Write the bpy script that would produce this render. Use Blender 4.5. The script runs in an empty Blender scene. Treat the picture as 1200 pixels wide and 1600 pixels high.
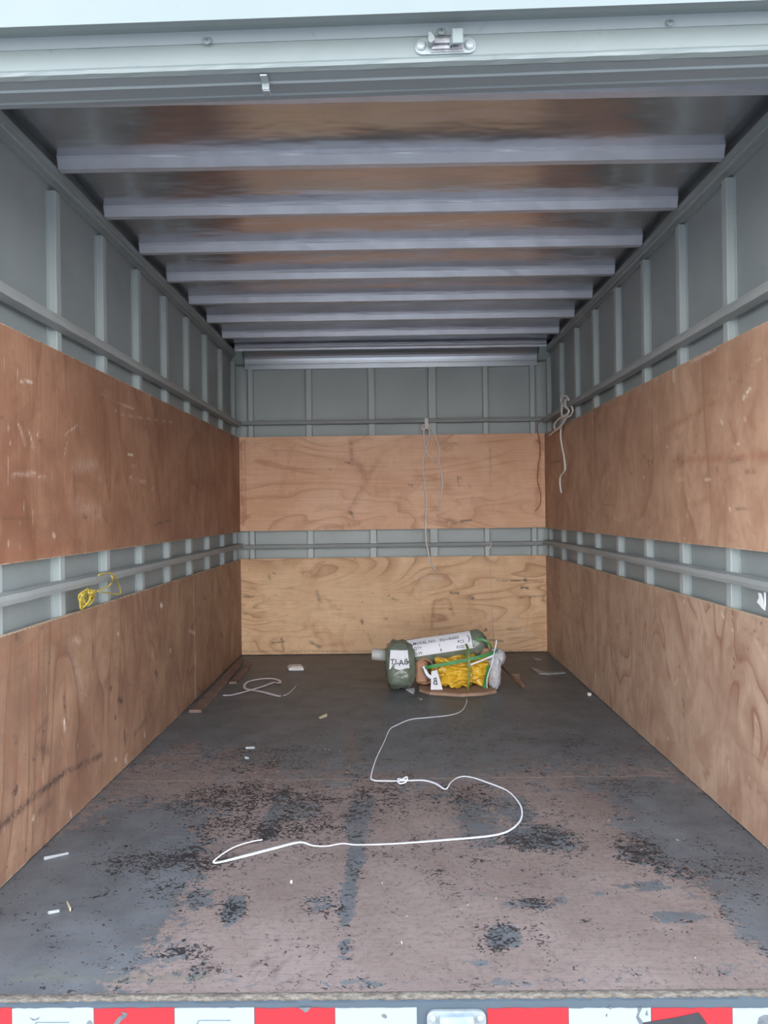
import bpy, math, random
import numpy as np
from mathutils import Vector, Matrix
C = bpy.context.scene.collection
rnd = random.Random(7)
# ------------------------------------------------------------------ camera
F, CX, CZ = 1199.2, (-0.0113, -1.5241, 0.9567), (-0.0010, 0.0131, 0.0088)
def _rot(p, r, y):
    Rx = np.array([[1,0,0],[0,math.cos(p),-math.sin(p)],[0,math.sin(p),math.cos(p)]])
    Ry = np.array([[math.cos(r),0,math.sin(r)],[0,1,0],[-math.sin(r),0,math.cos(r)]])
    Rz = np.array([[math.cos(y),-math.sin(y),0],[math.sin(y),math.cos(y),0],[0,0,1]])
    return Rz @ Rx @ Ry
R = _rot(*CZ); CAM = np.array(CX)
cd = bpy.data.cameras.new('camera'); cam = bpy.data.objects.new('camera', cd); C.objects.link(cam)
cd.sensor_fit = 'VERTICAL'; cd.sensor_height = 32; cd.lens = F / 1600 * 32; cd.clip_start = .05
M = Matrix.Identity(4)
for i in range(3):
    M[i][0] = R[i,0]; M[i][1] = R[i,2]; M[i][2] = -R[i,1]; M[i][3] = CAM[i]
cam.matrix_world = M
bpy.context.scene.camera = cam
# ------------------------------------------------------------------ sky, exposure
w = bpy.data.worlds.new('sky'); bpy.context.scene.world = w; w.use_nodes = True
nt = w.node_tree; bg = nt.nodes['Background']
tc = nt.nodes.new('ShaderNodeTexCoord'); sp = nt.nodes.new('ShaderNodeSeparateXYZ'); rp = nt.nodes.new('ShaderNodeValToRGB')
nt.links.new(tc.outputs['Generated'], sp.inputs[0]); nt.links.new(sp.outputs[2], rp.inputs[0]); nt.links.new(rp.outputs[0], bg.inputs[0])
rp.color_ramp.elements[0].position = 0.0; rp.color_ramp.elements[0].color = (1.0, 1.0, 1.0, 1)
rp.color_ramp.elements[1].position = 0.75; rp.color_ramp.elements[1].color = (.42, .50, .62, 1)
bg.inputs[1].default_value = 2.0
vs = bpy.context.scene.view_settings
vs.view_transform = 'Standard'; vs.look = 'None'; vs.gamma = 1; vs.use_curve_mapping = False
vs.exposure = 1.95
bpy.context.scene.cycles.max_bounces = 12
bpy.context.scene.cycles.diffuse_bounces = 8
bpy.context.scene.cycles.glossy_bounces = 6
# ------------------------------------------------------------------ pixel -> plane helpers (points lie on real planes of the box)
def _ray(px, py): return R @ np.array([(px-600)/F, 1, (800-py)/F])
def atX(px, py, x): d = _ray(px,py); return Vector(CAM + (x-CAM[0])/d[0]*d)
def atY(px, py, y): d = _ray(px,py); return Vector(CAM + (y-CAM[1])/d[1]*d)
def atZ(px, py, z=0): d = _ray(px,py); return Vector(CAM + (z-CAM[2])/d[2]*d)
# ------------------------------------------------------------------ object helpers
def link(name, me, mats, parent=None):
    o = bpy.data.objects.new(name, me); C.objects.link(o)
    for m in (mats if isinstance(mats, (list, tuple)) else [mats]): me.materials.append(m)
    if parent: o.parent = parent
    return o
def struct(o): o['kind'] = 'structure'; return o
def tag(o, label, cat, group=None):
    o['label'] = label; o['category'] = cat
    if group: o['group'] = group
    return o
def empty(name, loc=(0,0,0)):
    o = bpy.data.objects.new(name, None); C.objects.link(o); o.location = loc; o.empty_display_size = .05; return o
def child(o, parent):        # keep world position of mesh data given in world coordinates
    o.parent = parent; o.matrix_parent_inverse = Matrix.Translation(-Vector(parent.location)); return o
class MB:
    def __init__(s): s.v = []; s.f = []; s.m = []
    def add(s, vs, fs, mi=0):
        b = len(s.v); s.v += [tuple(v) for v in vs]; s.f += [tuple(b+i for i in f) for f in fs]; s.m += [mi]*len(fs); return s
    def box(s, x0,x1,y0,y1,z0,z1, mi=0, bev=0):
        if bev:
            b = bev   # chamfered along every edge
            vs = []; idx = {}
            for ix in (0,1):
                for iy in (0,1):
                    for iz in (0,1):
                        X=(x0,x1)[ix]; Y=(y0,y1)[iy]; Z=(z0,z1)[iz]
                        dx=b if ix==0 else -b; dy=b if iy==0 else -b; dz=b if iz==0 else -b
                        for a,(p) in enumerate([(X,Y+dy,Z+dz),(X+dx,Y,Z+dz),(X+dx,Y+dy,Z)]):
                            idx[(ix,iy,iz,a)] = len(vs); vs.append(p)
            fs = []
            for i in (0,1):
                q=[(0,0),(1,0),(1,1),(0,1)]; qr = q if i==1 else q[::-1]
                fs.append([idx[(i,a,b2,0)] for a,b2 in qr])
                fs.append([idx[(b2,i,a,1)] for a,b2 in qr])
                fs.append([idx[(a,b2,i,2)] for a,b2 in qr])
            for i in (0,1):
                for j in (0,1):
                    fs.append([idx[(0,i,j,1)],idx[(1,i,j,1)],idx[(1,i,j,2)],idx[(0,i,j,2)]])
                    fs.append([idx[(i,0,j,0)],idx[(i,1,j,0)],idx[(i,1,j,2)],idx[(i,0,j,2)]])
                    fs.append([idx[(i,j,0,0)],idx[(i,j,1,0)],idx[(i,j,1,1)],idx[(i,j,0,1)]])
                    for k in (0,1): fs.append([idx[(i,j,k,0)],idx[(i,j,k,1)],idx[(i,j,k,2)]])
            return s.add(vs, fs, mi)
        vs=[(x0,y0,z0),(x1,y0,z0),(x1,y1,z0),(x0,y1,z0),(x0,y0,z1),(x1,y0,z1),(x1,y1,z1),(x0,y1,z1)]
        return s.add(vs,[(0,3,2,1),(4,5,6,7),(0,1,5,4),(1,2,6,5),(2,3,7,6),(3,0,4,7)],mi)
    def extrude_x(s, prof, x0, x1, mi=0, n=1, wob=0):   # prof: closed list of (y,z)
        k=len(prof); vs=[]
        for i in range(n+1):
            x=x0+(x1-x0)*i/n
            for (y,z) in prof: vs.append((x, y+(rnd.uniform(-wob,wob) if wob else 0), z+(rnd.uniform(-wob,wob) if wob else 0)))
        fs=[[i*k+j, i*k+(j+1)%k, (i+1)*k+(j+1)%k, (i+1)*k+j] for i in range(n) for j in range(k)]
        fs.append(list(range(k))[::-1]); fs.append([n*k+j for j in range(k)])
        return s.add(vs,fs,mi)
    def build(s, name, mats, parent=None, smooth=False, fix=True):
        me = bpy.data.meshes.new(name); me.from_pydata(s.v,[],s.f)
        if any(s.m): me.polygons.foreach_set('material_index', s.m)
        if fix:
            import bmesh
            bm = bmesh.new(); bm.from_mesh(me); bmesh.ops.recalc_face_normals(bm, faces=bm.faces); bm.to_mesh(me); bm.free()
        if smooth: me.polygons.foreach_set('use_smooth', [True]*len(me.polygons))
        me.update()
        return link(name, me, mats, parent)
def spline(pts, per=8):
    P=[Vector(p) for p in pts]
    if len(P)==2: return P
    out=[]
    for i in range(len(P)-1):
        p0=P[max(i-1,0)]; p1=P[i]; p2=P[i+1]; p3=P[min(i+2,len(P)-1)]
        for k in range(per):
            t=k/per
            out.append(.5*((2*p1)+(p2-p0)*t+(2*p0-5*p1+4*p2-p3)*t*t+(3*p1-p0-3*p2+p3)*t**3))
    return out+[P[-1]]
def tube(mb, pts, r, seg=8, per=8, mi=0, taper=None):
    L=spline(pts,per); n=len(L); up=Vector((.3,.2,.93)).normalized(); vs=[]
    prev=None
    for i,p in enumerate(L):
        t=(L[min(i+1,n-1)]-L[max(i-1,0)]).normalized()
        if prev is None: a=t.cross(up); 
        else: a=prev-t*prev.dot(t)
        if a.length<1e-6: a=t.orthogonal()
        a.normalize(); prev=a; b=t.cross(a)
        rr=r if taper is None else r*taper(i/(n-1))
        for k in range(seg):
            an=2*math.pi*k/seg; vs.append(p+(a*math.cos(an)+b*math.sin(an))*rr)
    fs=[[i*seg+k,i*seg+(k+1)%seg,(i+1)*seg+(k+1)%seg,(i+1)*seg+k] for i in range(n-1) for k in range(seg)]
    fs+= [list(range(seg))[::-1],[ (n-1)*seg+k for k in range(seg)]]
    return mb.add(vs,fs,mi)
def ribbon(mb, pts, w, side, th=.0012, per=8, mi=0):   # flat strap; side: fn(t, tangent)->Vector across the strap
    L=spline(pts,per); n=len(L); vs=[]
    for i,p in enumerate(L):
        t=(L[min(i+1,n-1)]-L[max(i-1,0)]).normalized(); u=i/(n-1)
        a=side(u,t); a=(a-t*a.dot(t)).normalized(); b=t.cross(a)
        ww=w(u) if callable(w) else w
        for sa,sb in ((-1,-1),(1,-1),(1,1),(-1,1)): vs.append(p+a*sa*ww/2+b*sb*th/2)
    fs=[[i*4+k,i*4+(k+1)%4,(i+1)*4+(k+1)%4,(i+1)*4+k] for i in range(n-1) for k in range(4)]
    fs+=[[3,2,1,0],[(n-1)*4+k for k in range(4)]]
    return mb.add(vs,fs,mi)
def disc(mb, c, r, h, axis, seg=16, mi=0, dome=.6):   # low domed rivet/bolt head pointing along axis
    c=Vector(c); ax=Vector(axis).normalized(); a=ax.orthogonal().normalized(); b=ax.cross(a); vs=[]
    rings=[(r,0),(r,h*.4),(r*.72,h*.85),(r*dome*.4,h)]
    for rr,hh in rings:
        for k in range(seg): an=2*math.pi*k/seg; vs.append(c+(a*math.cos(an)+b*math.sin(an))*rr+ax*hh)
    fs=[[i*seg+k,i*seg+(k+1)%seg,(i+1)*seg+(k+1)%seg,(i+1)*seg+k] for i in range(3) for k in range(seg)]
    fs+=[[k for k in range(seg)][::-1],[3*seg+k for k in range(seg)]]
    return mb.add(vs,fs,mi)
# ------------------------------------------------------------------ node helpers
class NT:
    def __init__(s, name):
        s.m=bpy.data.materials.new(name); s.m.use_nodes=True; s.t=s.m.node_tree; s.b=s.t.nodes['Principled BSDF']
    def n(s, ty, **kw):
        n=s.t.nodes.new(ty)
        for k,v in kw.items(): setattr(n,k,v)
        return n
    def l(s,a,b): s.t.links.new(a,b)
    def inp(s, sock, v):
        if v is None: return
        if hasattr(v,'is_output') or isinstance(v,bpy.types.NodeSocket): s.l(v,sock)
        else: sock.default_value=v
    def co(s, scale=(1,1,1), loc=(0,0,0), rot=(0,0,0), kind='Object'):
        tc=s.n('ShaderNodeTexCoord'); mp=s.n('ShaderNodeMapping'); s.l(tc.outputs[kind],mp.inputs[0])
        mp.inputs['Scale'].default_value=scale; mp.inputs['Location'].default_value=loc; mp.inputs['Rotation'].default_value=rot
        return mp.outputs[0]
    def noise(s, vec, scale=5, detail=4, rough=.55, dist=0, out=0):
        n=s.n('ShaderNodeTexNoise'); s.l(vec,n.inputs['Vector']); n.inputs['Scale'].default_value=scale
        n.inputs['Detail'].default_value=detail; n.inputs['Roughness'].default_value=rough; n.inputs['Distortion'].default_value=dist
        return n.outputs[out]
    def math(s, op, a, b=None, c=None, clamp=False):
        n=s.n('ShaderNodeMath',operation=op); n.use_clamp=clamp
        s.inp(n.inputs[0],a)
        if b is not None: s.inp(n.inputs[1],b)
        if c is not None: s.inp(n.inputs[2],c)
        return n.outputs[0]
    def ramp(s, f, stops, interp='LINEAR'):
        n=s.n('ShaderNodeValToRGB'); s.l(f,n.inputs[0]); e=n.color_ramp.elements; n.color_ramp.interpolation=interp
        while len(e)<len(stops): e.new(.5)
        for k,(p,c) in enumerate(stops):
            e[k].position=p; e[k].color=(c,c,c,1) if isinstance(c,(int,float)) else (*c,1)
        return n.outputs[0]
    def mix(s, f, a, b, mode='MIX'):
        n=s.n('ShaderNodeMix',data_type='RGBA',blend_type=mode)
        s.inp(n.inputs[0],f)
        for sock,v in ((n.inputs[6],a),(n.inputs[7],b)):
            if isinstance(v,tuple): v=(*v,1) if len(v)==3 else v
            s.inp(sock,v)
        return n.outputs[2]
    def attr(s, name): 
        n=s.n('ShaderNodeAttribute',attribute_name=name); return n.outputs['Fac']
    def bump(s, h, st=.3, d=.002, nrm=None):
        n=s.n('ShaderNodeBump'); s.l(h,n.inputs['Height']); n.inputs['Strength'].default_value=st; n.inputs['Distance'].default_value=d
        if nrm is not None: s.l(nrm,n.inputs['Normal'])
        s.l(n.outputs[0],s.b.inputs['Normal']); return n.outputs[0]
    def set(s, col=None, rough=None, metal=None, **kw):
        if col is not None: s.inp(s.b.inputs['Base Color'], (*col,1) if isinstance(col,tuple) else col)
        if rough is not None: s.inp(s.b.inputs['Roughness'], rough)
        if metal is not None: s.inp(s.b.inputs['Metallic'], metal)
        for k,v in kw.items(): s.inp(s.b.inputs[k.replace('_',' ')], v)
        return s.m
def lin(r,g,b): return tuple(((c/255)/12.92 if c/255<=.04045 else ((c/255+.055)/1.055)**2.4) for c in (r,g,b))
def simple(name, col, rough=.5, metal=0, var=.12, sc=20, bump=0, **kw):
    t=NT(name); v=t.co(); n=t.noise(v,sc,4)
    a=tuple(c*(1-var) for c in col); b=tuple(min(1,c*(1+var)) for c in col)
    c=t.mix(t.ramp(n,[(.3,0),(.7,1)]),a,b)
    if bump: t.bump(n,bump,.002)
    return t.set(c,rough,metal,**kw)
# ------------------------------------------------------------------ materials
def paint(name, col, rough=.42, dirt=.25, rust=False):
    t=NT(name); v=t.co()
    a=t.noise(v,2.2,5,.6); b=t.noise(v,38,3,.6)
    c=t.mix(t.ramp(a,[(.35,0),(.7,1)]),tuple(x*(1-dirt*.35) for x in col),col)
    c=t.mix(t.math('MULTIPLY',t.ramp(b,[(.66,0),(.74,1)]),.25),c,tuple(x*.55 for x in col))
    if rust:
        g=t.noise(v,9,5,.7); c=t.mix(t.ramp(g,[(.68,0),(.76,.55)]),c,(.16,.085,.05))
    t.bump(t.noise(v,14,3),.08,.003)
    return t.set(c,t.ramp(a,[(.3,rough+.1),(.7,rough-.06)]))
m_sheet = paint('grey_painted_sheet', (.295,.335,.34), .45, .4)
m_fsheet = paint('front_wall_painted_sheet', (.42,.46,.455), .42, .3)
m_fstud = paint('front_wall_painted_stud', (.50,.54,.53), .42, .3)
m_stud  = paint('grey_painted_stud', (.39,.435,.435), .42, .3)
m_rail  = paint('worn_grey_rail', (.33,.35,.345), .5, .5, True)
m_head  = paint('pale_grey_door_paint', (.165,.195,.195), .38, .2)
m_headd = paint('grey_header_paint', (.19,.215,.225), .4, .2)
def roofmat():
    t=NT('galvanised_roof_sheet'); v=t.co((1,1,1)); 
    a=t.noise(v,3,4,.6); s=t.noise(t.co((2,60,1)),3,4,.6)
    c=t.mix(t.ramp(a,[(.3,0),(.7,1)]),(.50,.51,.54),(.62,.63,.66))
    t.bump(t.noise(t.co((1.2,3,1)),3.5,2,.5),.35,.012)
    return t.set(c,t.math('ADD',t.math('MULTIPLY',s,.10),.16),.92)
m_roof = roofmat()
m_bow = simple('galvanised_bow',(.60,.61,.67),.42,.45,.06,12)
m_cove = simple('galvanised_cove',(.50,.53,.58),.3,.8,.06,6)
def plywood(name, pale, dark, deep, grain=(1,0,0), seed=0, fig=5, dirt=.5, stretch=5, figamt=.75):
    """rotary-cut veneer; grain = (sx,sy,sz) coordinate scales: small along the grain"""
    t=NT(name); L=(seed*3.1,seed*1.7,seed*.9)
    v=t.co(tuple(grain),L)
    n=t.noise(v,1.5,2,.45,.9)
    saw=t.math('FRACT',t.math('ADD',t.math('MULTIPLY',n,fig*2.2),t.math('MULTIPLY',t.noise(t.co((1,1,1),L),16,3,.6),.10)))
    lines=t.ramp(saw,[(.0,.15),(.45,.0),(.82,.5),(.95,1),(1,.2)])
    s1=t.noise(t.co((1,1,1),L),2.6,5,.62,.4); s2=t.noise(t.co((1,.9,.7),(L[2],L[0],L[1])),6.5,5,.65,.8)
    soft=t.math('ADD',t.math('MULTIPLY',s1,.6),t.math('MULTIPLY',s2,.4))
    fib=t.noise(t.co(tuple(g*g*4 if g<1 else g*14 for g in grain),L),7,4,.6)
    c=t.mix(t.ramp(soft,[(.40,0),(.60,1)]),pale,dark)
    patch=t.noise(t.co((1,1,1),(L[1],L[2],L[0])),1.6,3,.5,1.2)
    c=t.mix(t.math('MULTIPLY',t.math('MULTIPLY',lines,figamt),t.ramp(patch,[(.38,.12),(.56,1)])),c,deep)
    c=t.mix(t.math('MULTIPLY',t.ramp(t.noise(t.co((1,1,1),(L[2],L[0],L[1])),3.4,4,.6,2.0),[(.56,0),(.62,1)]),.35*figamt),c,tuple(x*.75+y*.25 for x,y in zip(deep,dark)))
    c=t.mix(t.math('MULTIPLY',t.ramp(fib,[(.38,1),(.55,0)]),.22),c,deep)
    sp=t.noise(t.co((1,1,1),L),17,4,.6)
    c=t.mix(t.math('MULTIPLY',t.ramp(sp,[(.66,0),(.71,1)]),.6*dirt),c,(.07,.05,.045))
    sc=t.noise(t.co(tuple(4 if g<1 else 40 for g in grain),L),2.0,2,.5)
    c=t.mix(t.math('MULTIPLY',t.ramp(sc,[(.735,0),(.76,1)]),.4),c,(.75,.62,.48))
    rag=t.ramp(t.noise(t.co((1,1,1),L),38,4,.7,1.),[(.36,.1),(.58,1)]); rag=t.math('MULTIPLY',rag,1.5)
    c=t.mix(t.math('MULTIPLY',t.attr('stain'),rag,clamp=True),c,(.045,.035,.035))
    c=t.mix(t.math('MULTIPLY',t.attr('red'),rag,clamp=True),c,(.30,.10,.05))
    c=t.mix(t.math('MULTIPLY',t.attr('pale'),rag,clamp=True),c,(.78,.66,.55))
    t.bump(t.math('ADD',fib,t.math('MULTIPLY',lines,.3)),.12,.0015)
    return t.set(c,t.ramp(soft,[(.3,.5),(.7,.62)]))
V=(1,.9,.22); H=(.22,1,1)
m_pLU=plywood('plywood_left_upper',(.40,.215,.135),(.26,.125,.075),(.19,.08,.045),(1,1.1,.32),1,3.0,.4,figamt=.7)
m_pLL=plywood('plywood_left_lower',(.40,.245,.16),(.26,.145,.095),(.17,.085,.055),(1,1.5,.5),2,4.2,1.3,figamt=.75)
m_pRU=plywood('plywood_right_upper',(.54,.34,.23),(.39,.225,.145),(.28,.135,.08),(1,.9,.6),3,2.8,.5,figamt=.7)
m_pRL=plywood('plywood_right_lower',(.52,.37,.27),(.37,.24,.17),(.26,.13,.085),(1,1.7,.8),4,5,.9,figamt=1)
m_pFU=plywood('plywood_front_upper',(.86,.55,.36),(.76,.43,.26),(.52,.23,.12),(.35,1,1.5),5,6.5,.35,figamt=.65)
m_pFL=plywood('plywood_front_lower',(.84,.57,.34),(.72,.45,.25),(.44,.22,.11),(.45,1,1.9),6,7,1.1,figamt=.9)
m_edge=simple('plywood_edge',(.55,.42,.30),.7,0,.3,120)
def floormat():
    t=NT('worn_film_faced_floor'); v=t.co()
    film=t.attr('film'); fleck=t.attr('fleck')
    n1=t.noise(v,7,7,.7,.3); n2=t.noise(t.co((16,22,1)),1.8,7,.78,.6); n3=t.noise(t.co((34,42,1)),1.7,4,.6,1.5)
    e=t.math('ADD',film,t.math('ADD',t.math('MULTIPLY',t.math('SUBTRACT',n1,.5),1.1),t.math('MULTIPLY',t.math('SUBTRACT',n2,.5),1.9)))
    isf=t.ramp(e,[(.485,0),(.515,1)])
    wood=t.mix(t.ramp(t.noise(v,3.5,6,.65),[(.3,0),(.7,1)]),(.180,.135,.120),(.275,.218,.196))
    wood=t.mix(t.math('MULTIPLY',t.ramp(t.noise(t.co((6,90,1)),2,4,.6),[(.45,0),(.65,1)]),.3),wood,(.12,.088,.08))
    wood=t.mix(t.math('MULTIPLY',t.ramp(t.noise(v,60,4,.7),[(.5,0),(.62,1)]),.3),wood,(.08,.06,.058))
    fc=t.mix(t.ramp(t.noise(v,7,5,.6),[(.3,0),(.7,1)]),(.082,.090,.097),(.145,.160,.172))
    fc=t.mix(t.math('MULTIPLY',t.ramp(t.noise(t.co((3,30,1)),2,4,.6),[(.4,0),(.7,1)]),.35),fc,(.13,.115,.11))
    c=t.mix(isf,wood,fc)
    band=t.ramp(e,[(.34,0),(.46,1),(.62,1),(.80,0)])       # loose dark flakes where the film breaks up
    k=t.math('ADD',n3,t.math('ADD',t.math('MULTIPLY',fleck,.15),t.math('ADD',t.math('MULTIPLY',band,.03),t.math('MULTIPLY',t.math('SUBTRACT',t.noise(v,11,3,.6),.53),.34))))
    fl=t.math('MULTIPLY',t.ramp(k,[(.625,0),(.645,1)]),.92)
    c=t.mix(fl,c,(.018,.017,.019))
    c=t.mix(t.attr('green'),c,(.16,.17,.12))
    c=t.mix(t.attr('dark'),c,(.028,.025,.025))
    c=t.mix(t.attr('woodstreak'),c,(.17,.115,.10))
    h=t.math('ADD',t.math('MULTIPLY',isf,.6),t.math('MULTIPLY',n2,.4))
    t.bump(h,.35,.0012)
    return t.set(c,t.math('SUBTRACT',.66,t.math('MULTIPLY',isf,.18)))
m_floor=floormat()
m_fedge=simple('dirty_floor_edge',(.26,.21,.18),.8,0,.3,60)
m_sill=paint('blue_grey_sill_steel',(.06,.08,.10),.4,.4)
def dirtmat():
    t=NT('gritty_sill_edge'); v=t.co()
    c=t.ramp(t.noise(t.co((1,3,3)),45,5,.7),[(.3,(.04,.04,.038)),(.5,(.13,.11,.09)),(.62,(.19,.17,.14)),(.72,(.11,.12,.115))])
    t.bump(t.noise(v,140,4,.7),.9,.004); return t.set(c,.85)
m_dirt=dirtmat()
def tapemat(name,a,b,mortar):
    t=NT(name); br=t.n('ShaderNodeTexVoronoi',feature='DISTANCE_TO_EDGE'); t.l(t.co((1,1,1.15)),br.inputs['Vector']); br.inputs['Scale'].default_value=190; br.inputs['Randomness'].default_value=.0
    c=t.mix(t.ramp(br.outputs['Distance'],[(.05,1),(.16,0)]),a,b)
    return t.set(c,.32)
m_red=tapemat('red_reflective_tape',(.44,.024,.030),(.32,.014,.02),0)
m_white=tapemat('white_reflective_tape',(.38,.42,.43),(.27,.32,.345),0)
m_black=simple('black_rubbery_patch',(.02,.02,.025),.6)
m_torn=simple('grey_torn_tape_backing',(.10,.11,.12),.6,0,.3,60)
m_cord=simple('white_nylon_cord',(.86,.82,.78),.6,0,.05,300,.3)
m_cord2=simple('grubby_beige_cord',(.82,.73,.69),.65,0,.15,200,.3)
m_strap=simple('white_plastic_strap',(.80,.82,.88),.35,0,.05,80)
m_strapg=simple('grey_white_plastic_strap',(.72,.68,.72),.4,0,.1,50)
m_yrope=simple('yellow_rope',(.55,.42,.07),.55,0,.25,90,.4)
m_rust=simple('rusty_brown_string',(.42,.14,.075),.8,0,.2,90)
m_batten=simple('dark_weathered_timber',(.19,.125,.10),.7,0,.35,14,.3)
m_foam=simple('white_foam',(.72,.68,.64),.75,0,.08,60,.4)
m_paper=simple('white_paper',(.74,.74,.78),.6,0,.04,20)
m_ink=simple('black_ink',(.05,.05,.06),.6,0,.02,20)
m_card=simple('brown_cardboard',(.32,.20,.135),.75,0,.15,25,.15)
m_cardd=simple('brown_card_tube',(.36,.19,.11),.6,0,.12,25,.1)
def wrinkle(name,col,rough,sc,st,**kw):
    t=NT(name); v=t.co(); n=t.noise(v,sc,3,.5,1.5); vo=t.n('ShaderNodeTexVoronoi',feature='DISTANCE_TO_EDGE'); t.l(v,vo.inputs['Vector']); vo.inputs['Scale'].default_value=sc*1.4
    t.bump(t.math('ADD',n,t.math('MULTIPLY',vo.outputs['Distance'],.9)),st,.012)
    c=t.mix(t.ramp(n,[(.35,0),(.65,1)]),tuple(x*.8 for x in col),col)
    return t.set(c,rough,0,**kw)
m_film=wrinkle('grey_green_stretch_film',(.17,.20,.155),.2,16,.5)
m_yellow=wrinkle('yellow_plastic_bag',(.72,.43,.03),.3,9,.5)
m_clear=wrinkle('cloudy_clear_plastic',(.82,.82,.86),.14,20,.4,Transmission_Weight=.35,IOR=1.2)
m_gstrap=simple('green_plastic_strap',(.055,.25,.07),.35,0,.15,30)
m_dgstrap=simple('olive_green_strap',(.13,.19,.04),.4,0,.15,30)
m_silver=simple('dull_silver_bracket',(.26,.29,.30),.4,.2,.15,60)
m_grime=simple('grimy_steel',(.27,.27,.29),.5,.4,.4,60)
m_lens=simple('frosted_lamp_lens',(.25,.30,.34),.12,0,.2,30)
m_asphalt=simple('grey_asphalt',(.29,.29,.28),.9,0,.25,9,.3)
m_ext=simple('white_outer_skin',(.7,.72,.73),.4)
m_wisp=simple('torn_clear_film',(.22,.22,.22),.3,0,.2,60)
m_sliver=simple('dull_white_plastic',(.34,.35,.36),.6)
m_straw=simple('straw_coloured_splinter',(.60,.52,.36),.7)
# ------------------------------------------------------------------ gridded panels with wear attributes
STW=.55
def blob(P, U, c, ru, rv, a=1., ang=0):
    """soft elliptical patch value at points P (n,2) around c"""
    d=P-np.array(c); ca,sa=math.cos(ang),math.sin(ang)
    x=(d[:,0]*ca+d[:,1]*sa)/ru; y=(-d[:,0]*sa+d[:,1]*ca)/rv
    return a*np.exp(-(x*x+y*y)**1.5)
def panel(name, o, u, v, n, lu, lv, th, cell, mats, parent, attrs=None, chip=0):
    """front face gridded (origin o, directions u,v, outward normal n), solid behind it"""
    o,u,v,n=map(np.array,(o,u,v,n)); nu=max(1,int(lu/cell)); nv=max(1,int(lv/cell))
    U,Vv=np.meshgrid(np.linspace(0,lu,nu+1),np.linspace(0,lv,nv+1),indexing='ij'); U=U.ravel(); Vv=Vv.ravel()
    rs=np.random.RandomState(int(abs(lu*1000))%997)
    if chip:     # slightly ragged long edges
        e0=(Vv<1e-6); e1=(Vv>lv-1e-6); k=rs.rand(nu+1)*chip; ku=np.repeat(k,nv+1); k2=np.repeat(rs.rand(nu+1)*chip,nv+1)
        Vv=np.where(e0,Vv+ku,Vv); Vv=np.where(e1,Vv-k2,Vv)
    Pf=o+np.outer(U,u)+np.outer(Vv,v)
    back=[o-n*th,o+u*lu-n*th,o+u*lu+v*lv-n*th,o+v*lv-n*th]
    idx=lambda i,j:i*(nv+1)+j; nb=len(Pf)
    fs=[(idx(i,j),idx(i+1,j),idx(i+1,j+1),idx(i,j+1)) for i in range(nu) for j in range(nv)]
    mi=[0]*len(fs)
    a=[idx(i,0) for i in range(nu+1)]; b=[idx(i,nv) for i in range(nu+1)]; c=[idx(0,j) for j in range(nv+1)]; d=[idx(nu,j) for j in range(nv+1)]
    fs+=[tuple(a[::-1]+[nb,nb+1]),tuple(b+[nb+2,nb+3]),tuple(c+[nb+3,nb]),tuple(d[::-1]+[nb+1,nb+2]),(nb+3,nb+2,nb+1,nb)]; mi+=[1,1,1,1,1]
    me=bpy.data.meshes.new(name); me.from_pydata([tuple(p) for p in Pf]+[tuple(p) for p in back],[],fs)
    me.polygons.foreach_set('material_index',mi)
    if attrs:
        for k,fn in attrs.items():
            at=me.attributes.new(k,'FLOAT','POINT'); val=np.zeros(nb+4); val[:nb]=np.clip(fn(Pf),0,1); at.data.foreach_set('value',val)
    me.update(); return link(name,me,mats,parent)
# ================================================================== STRUCTURE
WX, SX, PX, L = 1.065, 1.040, 1.025, 3.623
ZT = 2.070
ground=struct(MB().box(-25,25,-25,25,-.86,-.80).build('ground',m_asphalt)); 
# --- floor
floor=struct(MB().box(-1.085,1.085,-.004,3.75,-.10,-.020).build('floor',m_sill))
def fl_pt(px,py): p=atZ(px,py,0); return (p.x,p.y)
film_blobs=[ # px,py,rx(px),ry(px),amp
 (120,1400,190,190,.9),(0,1450,190,120,.8),(250,1290,110,60,.55),(60,1500,120,60,.6),(330,1262,70,40,.35),
 (1120,1310,150,90,.85),(1190,1430,70,90,.75),(1040,1250,110,50,.7),(930,1225,60,25,.45),
 (650,1130,420,75,.75),(420,1170,160,45,.5),(850,1120,250,80,.7),(560,1075,300,60,.9),(880,1060,100,60,.8),
 (430,1270,20,60,.55),(470,1262,40,30,.45),(560,1270,26,45,.6),(556,1330,16,50,.75),(544,1400,15,60,.7),(538,1480,13,26,.65),
 (363,1420,20,26,.85),(310,1405,30,24,.6),(500,1415,40,22,.4),(270,1492,34,16,.5),(320,1515,22,16,.5),
 (740,1275,40,55,.6),(800,1265,45,35,.5),(840,1305,70,25,.6),(880,1320,40,14,.4),
 (785,1465,32,22,.75),(830,1412,55,10,.55),(880,1405,25,8,.3),(1010,1385,50,9,.6),(1060,1432,55,12,.6),(940,1396,22,6,.5),
 (700,1535,330,9,.38),(250,1525,200,16,.3),(760,1505,40,10,.4),(1140,1515,50,12,.4),(985,1520,30,8,.3),(750,1398,20,7,.35),
 (1000,1330,60,30,.45),(1150,1390,50,30,.5),(690,1240,40,18,.4)]
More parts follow.
